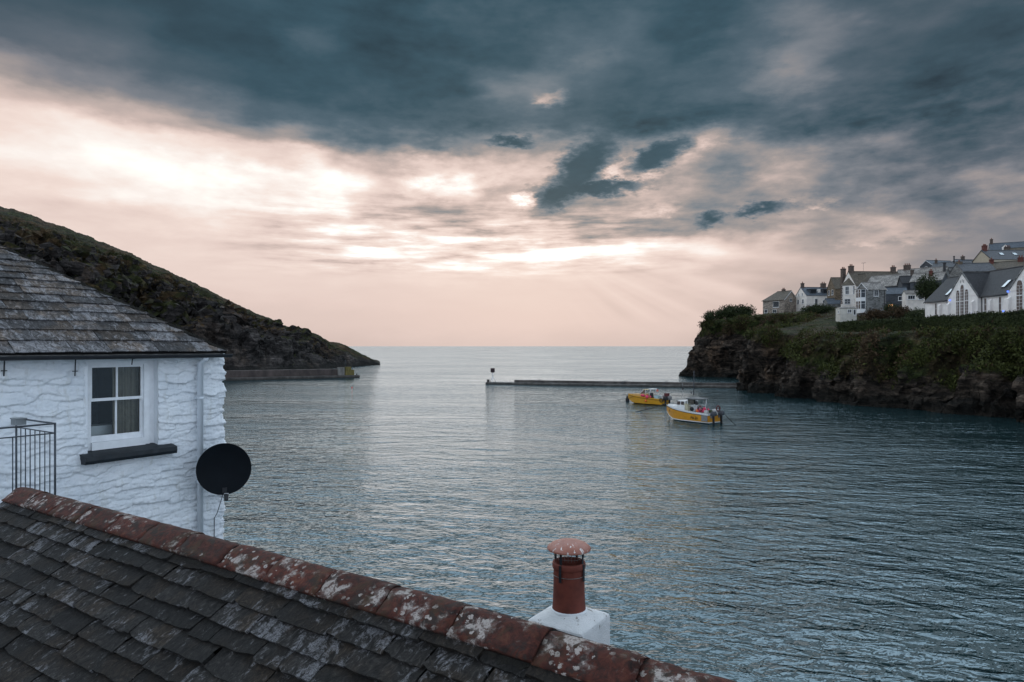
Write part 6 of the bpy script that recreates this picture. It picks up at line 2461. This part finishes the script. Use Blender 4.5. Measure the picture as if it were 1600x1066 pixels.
def near_boat():
    root = boat_frame('fishing_boat', 'yellow fishing boat with white rail band, open wheelhouse and teal waterline', 1117, 662, 38)
    L, B = 6.5, 2.45
    off = Matrix.Translation((-L / 2 + .1, 0, 0))
    k0 = len(COL.objects)
    boat_hull(root, L, B, .98, 1.50, .28, M_BWHITE, M_YHULL, M_TEAL, M_BWHITE)
    # make the white band deeper
    mb = MB()
    # raised foredeck and cuddy
    rows = []
    for x, hw, zb, zt in ((3.2, .92, .9, 1.75), (3.9, .92, 1.0, 1.80), (4.4, .84, 1.1, 1.62), (5.0, .66, 1.2, 1.55), (5.8, .34, 1.4, 1.58), (6.2, .1, 1.5, 1.60)):
        rows.append([(x, -hw * 1.08, zb), (x, -hw, zt - .12), (x, -hw * .8, zt), (x, hw * .8, zt), (x, hw, zt - .12), (x, hw * 1.08, zb)])
    mb.loft(rows, 0, False, True, True)
    mb.build('foredeck', M_BWHITE, root)
    mb = MB()
    rows = []
    for x, hw, zt in ((3.25, .80, 2.30), (4.0, .78, 2.34), (4.45, .66, 2.26)):
        rows.append([(x + .10, -hw, 1.6), (x, -hw * .88, zt - .06), (x, -hw * .7, zt), (x, hw * .7, zt), (x, hw * .88, zt - .06), (x + .10, hw, 1.6)])
    mb.loft(rows, 0, False, True, True)
    cu = mb.build('cuddy', M_BWHITE, root)
    for sy in (-1, 1):
        for xa in (3.42, 3.95):
            mb = MB()
            y1, y2 = sy * .80, sy * .735
            mb.add([(xa, y1 + sy * .005, 1.72), (xa + .42, y1 + sy * .005, 1.72), (xa + .40, y2 + sy * .01, 2.18), (xa, y2 + sy * .01, 2.18),
                    (xa, y1 - sy * .05, 1.72), (xa + .42, y1 - sy * .05, 1.72), (xa + .40, y2 - sy * .05, 2.18), (xa, y2 - sy * .05, 2.18)],
                   [(0, 1, 2, 3), (7, 6, 5, 4), (0, 4, 5, 1), (1, 5, 6, 2), (2, 6, 7, 3), (3, 7, 4, 0)])
            mb.build('pane', M_PANE, cu)
    mb = MB()
    mb.add([(4.58, -.50, 1.74), (4.58, .50, 1.74), (4.50, .45, 2.18), (4.50, -.45, 2.18), (4.52, -.50, 1.74), (4.52, .50, 1.74), (4.44, .45, 2.18), (4.44, -.45, 2.18)],
           [(0, 1, 2, 3), (7, 6, 5, 4), (0, 4, 5, 1), (1, 5, 6, 2), (2, 6, 7, 3), (3, 7, 4, 0)])
    mb.build('pane', M_PANE, cu)
    mb = MB()
    mb.box((3.05, -.62, 1.35), (.5, .5, 1.2))
    mb.build('console', M_KHAKI, root)
    # wheelhouse: posts, glazed front and sides, roof
    wh = MB()
    for x, y, xt in ((3.05, -.72, 2.95), (3.05, .72, 2.95), (1.85, -.72, 1.62), (1.85, .72, 1.62)):
        wh.tube([(x, y, .9), (xt, y * .98, 2.62)], .045, 6)
    for y in (-.72, .72):
        wh.tube([(3.0, y, 1.75), (1.75, y, 1.75)], .035, 6)
    w = wh.build('wheelhouse', M_BWHITE, root)
    mb = MB()
    mb.box((2.3, 0, 2.68), (1.75, 1.75, .08))
    mb.box((2.3, 0, 2.60), (1.60, 1.62, .08))
    mb.build('roof', M_DECK, w)
    for y in (-.72, .72):
        mb = MB()
        mb.box((2.5, y, 2.18), (.75, .02, .72))
        mb.build('side_glass', M_GLASS, w)
    mb = MB()
    mb.box((2.98, 0, 2.18), (.02, 1.3, .76))
    mb.build('windscreen', M_GLASS, w)
    mb = MB()
    mb.box((1.62, -.85, 2.15), (.30, .06, .5), 0, Matrix.Rotation(.25, 4, 'Y') @ Matrix.Translation((-.55, 0, .35)))
    mb.build('spray_dodger', M_BLACK, w)
    # mast
    mb = MB()
    mb.tube([(2.75, 0, 2.7), (2.70, 0, 5.3)], [.06, .035], 6)
    mb.tube([(2.45, 0, 3.35), (3.05, 0, 3.4)], .025, 5)
    mb.ball((3.05, 0, 2.95), .10, 8)
    mst = mb.build('mast', M_MOTOR, root)
    mb = MB()
    mb.box((2.7, 0, 4.75), (.12, .34, .12))
    mb.build('lamp_housing', M_BLACK, mst)
    mb = MB()
    mb.tube([(4.05, -.2, 2.3), (4.10, -.2, 3.9)], .018, 5)
    fs_ = mb.build('flagstaff', M_ALU, root)
    mb = MB()
    mb.add([(4.10, -.2, 3.9), (4.12, -.22, 3.25), (3.98, -.30, 3.18), (3.86, -.26, 3.30), (3.98, -.24, 3.55),
            (4.11, -.185, 3.9), (4.13, -.205, 3.25), (3.99, -.285, 3.18), (3.87, -.245, 3.30), (3.99, -.225, 3.55)],
           [(0, 1, 2, 3, 4), (9, 8, 7, 6, 5), (0, 5, 6, 1), (1, 6, 7, 2), (2, 7, 8, 3), (3, 8, 9, 4), (4, 9, 5, 0)])
    mb.build('flag', M_BLACK, fs_)
    # pot hauler, seat, boxes
    mb = MB()
    mb.torus(.20, .06, 16, 6, 0, Matrix.Translation((2.15, -1.02, 1.35)) @ Matrix.Rotation(math.radians(90), 4, 'X'))
    mb.lathe([(.001, -.06), (.17, -.06), (.17, .06), (.001, .06)], 12, 0, Matrix.Translation((2.15, -1.02, 1.35)) @ Matrix.Rotation(math.radians(90), 4, 'X'), cap=False)
    mb.tube([(2.15, -.98, .9), (2.15, -.98, 1.3)], .06, 6)
    mb.build('pot_hauler', M_BLACK, root)
    mb = MB()
    mb.box((1.75, .2, 1.0), (.55, .8, .55))
    mb.box((1.75, .2, 1.29), (.60, .85, .05))
    mb.build('engine_box', M_BWHITE, root)
    # gantry at the stern
    mb = MB()
    for x in (.15, 1.0):
        for y in (-1.05, 1.05):
            mb.tube([(x, y, .95), (x, y, 1.78)], .022, 6)
    for y in (-1.05, 1.05):
        mb.tube([(.15, y, 1.78), (1.0, y, 1.78)], .022, 6)
        mb.tube([(.15, y, 1.45), (1.0, y, 1.45)], .016, 6)
    mb.tube([(.15, -1.05, 1.78), (.15, 1.05, 1.78)], .022, 6)
    mb.tube([(.25, .55, 1.78), (.25, .55, 2.35)], .018, 5)
    mb.build('stern_rail', M_MOTOR, root)
    for x, y, r_ in ((.98, -1.12, .25), (.02, .55, .27)):
        mb = MB()
        M = Matrix.Translation((x, y, 1.46)) @ Matrix.Rotation(math.radians(90), 4, 'X' if y < 0 else 'Y')
        mb.torus(r_, .05, 20, 6, 0, M)
        for k in range(4):
            a = k * math.pi / 2
            mb.box((r_ * math.cos(a), r_ * math.sin(a), 0), (.14, .14, .115), 0, M)
        mb.build('lifebuoy', M_MAROON, root)
    mb = MB()
    mb.box((.35, .55, 1.22), (.45, .5, .3))
    mb.box((.75, -.35, 1.12), (.42, .42, .26))
    mb.build('rope_bin', M_BWHITE, root)
    mb = MB()
    for k in range(5):
        mb.torus(.20 + .02 * (k % 2), .03, 14, 5, 0, Matrix.Translation((.5, -.1, 1.05 + .05 * k)))
    mb.build('rope_coil', plain('green_net', (.06, .075, .03), .9, .4), root)
    for c, r_, m_ in (((1.35, -.72, 1.18), .19, M_PINK), ((1.12, -.50, 1.20), .20, M_PINK), ((1.22, -.15, 1.34), .19, M_PINK), ((1.55, -.45, 1.15), .18, M_PINK), ((1.45, .1, 1.2), .18, M_PINK), ((1.62, -.78, 1.12), .17, M_ORNG), ((1.9, -.55, 1.22), .14, M_PINK), ((1.0, .2, 1.2), .18, M_PINK)):
        b_ = buoy(None, root.matrix_basis @ Vector((c[0], -c[1], c[2])), r_, m_)
        tag(b_, ('pink' if m_ is M_PINK else 'orange') + ' plastic buoy piled in the stern of the near yellow boat', 'buoy', 'buoys piled in the near boat')
    # outboards on the transom
    for y in (-.62, .62):
        o = empty('outboard')
        o.parent = root
        o.location = (-.30, y, .75)
        mb = MB()
        mb.loft([[(-.25, -.17, .02), (.22, -.17, .02), (.22, .17, .02), (-.25, .17, .02)], [(-.30, -.2, .25), (.24, -.2, .25), (.24, .2, .25), (-.30, .2, .25)], [(-.22, -.13, .50), (.20, -.13, .48), (.20, .13, .48), (-.22, .13, .50)]], 0, False)
        mb.build('engine_cover', M_MOTOR, o)
        mb = MB()
        mb.box((-.02, 0, -.45), (.20, .12, .95))
        mb.box((-.14, 0, -.72), (.42, .30, .03))
        mb.lathe([(.001, -.2), (.07, -.14), (.07, .14), (.001, .2)], 10, 0, Matrix.Translation((-.05, 0, -.98)) @ Matrix.Rotation(math.radians(90), 4, 'Y'), cap=False)
        mb.build('shaft', M_BLACK, o)
        mb = MB()
        mb.box((.2, 0, -.05), (.16, .26, .34))
        mb.build('bracket', M_DECK, o)
    # registration lettering and a side panel at the quarter
    mb = MB()
    mb.box((.42, -1.155, .50), (.75, .03, .62))
    mb.box((.42, -1.18, .22), (.80, .05, .06))
    mb.build('pot_ramp', M_DECK, root)
    letters(root, 'PW 21', Vector((1.72, -1.16, .42)), .26)
    mirror_y(root)
    return root


def letters(root, txt, p, size):
    """block characters fixed to the port topside, reading bow to stern"""
    seg = {'P': [(0, 0, 0, 1), (0, 1, .55, 1), (.55, 1, .55, .5), (0, .5, .55, .5)],
           'W': [(0, 1, .18, 0), (.18, 0, .35, .6), (.35, .6, .52, 0), (.52, 0, .7, 1)],
           '2': [(0, 1, .5, 1), (.5, 1, .5, .5), (.5, .5, 0, .5), (0, .5, 0, 0), (0, 0, .5, 0)],
           '1': [(.25, 0, .25, 1)], ' ': []}
    mb = MB()
    x = 0
    wid = {'P': .8, 'W': .95, '2': .75, '1': .55, ' ': .4}
    tot = sum(wid[c] for c in txt)
    for c in txt:
        for a, b_, c_, d in seg[c]:
            mb.tube([(p.x + (tot / 2 - (x + a)) * size, p.y, p.z - .12 + b_ * size), (p.x + (tot / 2 - (x + c_)) * size, p.y, p.z - .12 + d * size)], size * .085, 5)
        x += wid[c]
    mb.build('registration_lettering', M_BLACK, root)


def far_boat():
    root = boat_frame('motor_boat', 'orange yellow motor boat with small cabin and pink fenders, farther from the camera', 1040, 633, 32)
    L, B = 6.1, 2.2
    boat_hull(root, L, B, .78, 1.20, .25, M_OHULL, M_OHULL, M_BLACK, M_OHULL)
    mb = MB()
    rows = []
    for x, hw, zb, zt in ((2.5, .90, .75, 1.28), (3.4, .88, .85, 1.34), (4.3, .62, .95, 1.30), (5.1, .25, 1.1, 1.24), (5.35, .08, 1.15, 1.22)):
        rows.append([(x, -hw * 1.05, zb), (x, -hw, zt - .08), (x, -hw * .8, zt), (x, hw * .8, zt), (x, hw, zt - .08), (x, hw * 1.05, zb)])
    mb.loft(rows, 0, False, True, True)
    mb.build('foredeck', plain('faded_orange_deck', (.52, .30, .10), .5, .15), root)
    # cabin: raked screen, side windows, flat roof
    mb = MB()
    for y in (-.72, .72):
        mb.tube([(3.75, y, 1.30), (3.05, y * .92, 2.05)], .04, 6)
        mb.tube([(2.75, y, 1.30), (2.75, y * .92, 2.05)], .04, 6)
        mb.tube([(2.2, y, 1.0), (1.95, y * .92, 2.12)], .045, 6)
    cb = mb.build('cabin', M_BWHITE, root)
    mb = MB()
    mb.box((2.72, 0, 2.08), (.95, 1.45, .07))
    mb.build('roof', plain('faded_yellow_roof', (.55, .42, .22), .5, .15), cb)
    mb = MB()
    mb.box((2.05, 0, 2.20), (.75, 1.1, .14))
    mb.build('hatch', M_BWHITE, cb)
    mb = MB()
    mb.add([(3.72, -.66, 1.34), (3.72, .66, 1.34), (3.08, .6, 2.03), (3.08, -.6, 2.03), (3.69, -.66, 1.33), (3.69, .66, 1.33), (3.05, .6, 2.02), (3.05, -.6, 2.02)],
           [(0, 1, 2, 3), (7, 6, 5, 4), (0, 4, 5, 1), (1, 5, 6, 2), (2, 6, 7, 3), (3, 7, 4, 0)])
    mb.build('windscreen', M_GLASS, cb)
    for y in (-.70, .70):
        mb = MB()
        mb.add([(3.66, y, 1.34), (2.80, y, 1.34), (2.80, y * .93, 2.02), (3.06, y * .93, 2.02), (3.66, y * .97, 1.34), (2.80, y * .97, 1.34), (2.80, y * .9, 2.02), (3.06, y * .9, 2.02)],
               [(0, 1, 2, 3), (7, 6, 5, 4), (0, 4, 5, 1), (1, 5, 6, 2), (2, 6, 7, 3), (3, 7, 4, 0)])
        mb.build('side_glass', M_GLASS, cb)
    mb = MB()
    mb.box((2.45, .25, 1.15), (.4, .45, .7))
    mb.box((3.0, -.1, 1.0), (.8, 1.1, .4))
    mb.build('console', M_MOTOR, root)
    for c, r_, sq in (((3.15, -.98, 1.14), .20, .75), ((2.85, -1.02, 1.12), .20, .8), ((2.25, -1.06, .98), .24, 1.0), ((1.75, -1.0, 1.0), .12, 1.0)):
        b_ = buoy(None, root.matrix_basis @ Vector((c[0], -c[1], c[2])), r_, M_PINK, 'fender', sq)
        tag(b_, 'pink round fender tied along the side of the farther orange yellow boat', 'fender', 'fenders of the far boat')
    b_ = buoy(None, root.matrix_basis @ Vector((2.45, 1.10, .42)), .17, M_ORNG, 'fender')
    tag(b_, 'single orange fender hanging low on the hull of the farther boat', 'fender')
    mb = MB()
    mb.tube([(1.35, -.2, .8), (1.32, -.2, 2.0)], .015, 5)
    fs_ = mb.build('flagstaff', M_ALU, root)
    mb = MB()
    mb.add([(1.32, -.2, 2.0), (1.32, -.2, 1.68), (1.05, -.14, 1.72), (1.05, -.14, 1.98), (1.32, -.19, 2.0), (1.32, -.19, 1.68), (1.05, -.13, 1.72), (1.05, -.13, 1.98)],
           [(0, 1, 2, 3), (7, 6, 5, 4), (0, 4, 5, 1), (1, 5, 6, 2), (2, 6, 7, 3), (3, 7, 4, 0)])
    mb.build('flag', plain('faded_red_flag', (.62, .16, .12), .8, .1), fs_)
    for x, y, w, m_, nm in ((1.05, -.45, .62, M_TUB, 'fish_tub'), (.95, .45, .6, M_BWHITE, 'fish_tub')):
        mb = MB()
        mb.loft([[(x + sx_ * w / 2 * k, y + sy * w / 2 * k, z) for sx_, sy in ((-1, -1), (1, -1), (1, 1), (-1, 1))] for k, z in ((.9, .45), (1, 1.12), (1.04, 1.12), (1.04, 1.18), (.94, 1.18), (.88, .6))], 0, False)
        mb.build(nm, m_, root)
    for k, y in enumerate((-.5, .5)):
        o = empty('outboard')
        o.parent = root
        o.location = (-.28, y, .62)
        mb = MB()
        mb.loft([[(-.25, -.17, .0), (.22, -.17, .0), (.22, .17, .0), (-.25, .17, .0)], [(-.30, -.2, .28), (.24, -.2, .28), (.24, .2, .28), (-.30, .2, .28)], [(-.22, -.13, .52), (.20, -.13, .50), (.20, .13, .50), (-.22, .13, .52)]], 0, False)
        mb.build('engine_cover', M_BLACK if k == 0 else M_DECK, o)
        mb = MB()
        mb.box((-.02, 0, -.40), (.20, .12, .85))
        mb.lathe([(.001, -.2), (.07, -.14), (.07, .14), (.001, .2)], 10, 0, Matrix.Translation((-.05, 0, -.85)) @ Matrix.Rotation(math.radians(90), 4, 'Y'), cap=False)
        mb.build('shaft', M_BLACK, o)
    mb = MB()
    mb.box((.15, .55, 1.05), (.5, .5, .55))
    mb.box((.15, .55, 1.42), (.52, .54, .26))
    mb.build('covered_bin', M_MAROON, root)
    mb = MB()
    for k in range(4):
        mb.torus(.24, .05, 14, 6, 0, Matrix.Translation((.05, -1.02, .62 - .0 * k)) @ Matrix.Rotation(math.radians(90 + 8 * k), 4, 'X'))
    mb.build('tyre_fender', M_BLACK, root)
    mirror_y(root)


def moorings():
    # ropes sag from a boat into the water
    def rope(a, c, lb, sag=.15, r=.035):
        mid = a.lerp(c, .5) - UP * sag
        pts = [a.lerp(mid, t).lerp(mid.lerp(c, t), t) for t in [i / 10 for i in range(11)]]
        o = empty('mooring_rope', a)
        bpy.data.objects.remove(o)
        mb = MB()
        mb.tube([p - a for p in pts], r, 5)
        tag(mb.build('mooring_rope', M_ROPE, None, a), lb, 'rope')
    rope(at(1133, 648, 69), sea_at(1150, 664.5), 'dark mooring rope running from the near boat stern into the water', .1)
    rope(at(1046, 640, 73.5), sea_at(1047, 650), 'short dark bow rope of the near boat dropping into the water', .0, .025)
    rope(at(988, 620, 95.5), at(979, 623, 96.5), 'dark line from the far boat bow to the black mooring buoy', .1, .03)
    rope(at(979, 623, 96.5), sea_at(965, 624.6), 'dark floating line trailing left of the black mooring buoy', .05, .03)
    rope(at(1044, 629, 88), sea_at(993, 643.5), 'long dark rope on the water between the two yellow boats', .25, .05)
    # mooring buoy
    p = sea_at(980.5, 627)
    b_ = empty('mooring_buoy', p)
    tag(b_, 'black mooring buoy floating left of the far boat bow', 'buoy')
    mb = MB()
    mb.lathe([(.001, -.3), (.24, -.22), (.30, .05), (.26, .40), (.17, .62), (.16, .72), (.001, .74)], 14, cap=False)
    mb.build('float', M_BLACK, b_)
    mb = MB()
    mb.torus(.10, .025, 12, 6, 0, Matrix.Translation((0, 0, .80)) @ Matrix.Rotation(math.radians(90), 4, 'X'))
    mb.build('ring', M_RAIL, b_)
    p = sea_at(550, 606.3)
    b_ = buoy(None, p + UP * .06, .13, plain('red_pot_buoy', (.55, .03, .03), .5, .1), 'pot_buoy')
    tag(b_, 'tiny red pot buoy floating in front of the left breakwater end', 'buoy')


near_boat()
far_boat()
moorings()


# white water where the swell meets the rocks
def foam():
    m, nt, b = new_mat('sea_foam')
    b.inputs['Base Color'].default_value = (.75, .78, .80, 1)
    b.inputs['Roughness'].default_value = .9
    P = nd(nt, 'ShaderNodeNewGeometry').outputs['Position']
    n = noise(nt, nd(nt, 'ShaderNodeVectorMath', {0: P, 1: (.8, 1.6, 1)}, operation='MULTIPLY').outputs[0], 1.0, 5.0, .65).outputs[0]
    nt.links.new(sstep(nt, n, .50, .60), b.inputs['Alpha'])
    mb = MB()
    for (xa, xb, py, w) in ((1096, 1112, 588.2, 3.0), (1128, 1150, 588.6, 2.2), (512, 532, 571.6, 7.0), (566, 578, 570.0, 5.0)):
        a, c = sea_at(xa, py), sea_at(xb, py)
        n_ = 16
        rows = []
        for i in range(n_ + 1):
            p = a.lerp(c, i / n_)
            t = math.sin(math.pi * i / n_)
            rows.append([p + Vector((rng.gauss(0, .2), -w * .5 * t, .03)), p + Vector((0, 0, .06 + .10 * t)), p + Vector((rng.gauss(0, .2), w * .5 * t, .03))])
        mb.loft(rows, 0, True, False, False)
    tag(mb.build('foam', m), 'white foam where the swell meets the foot of the rocks', 'foam', kind='stuff')


foam()
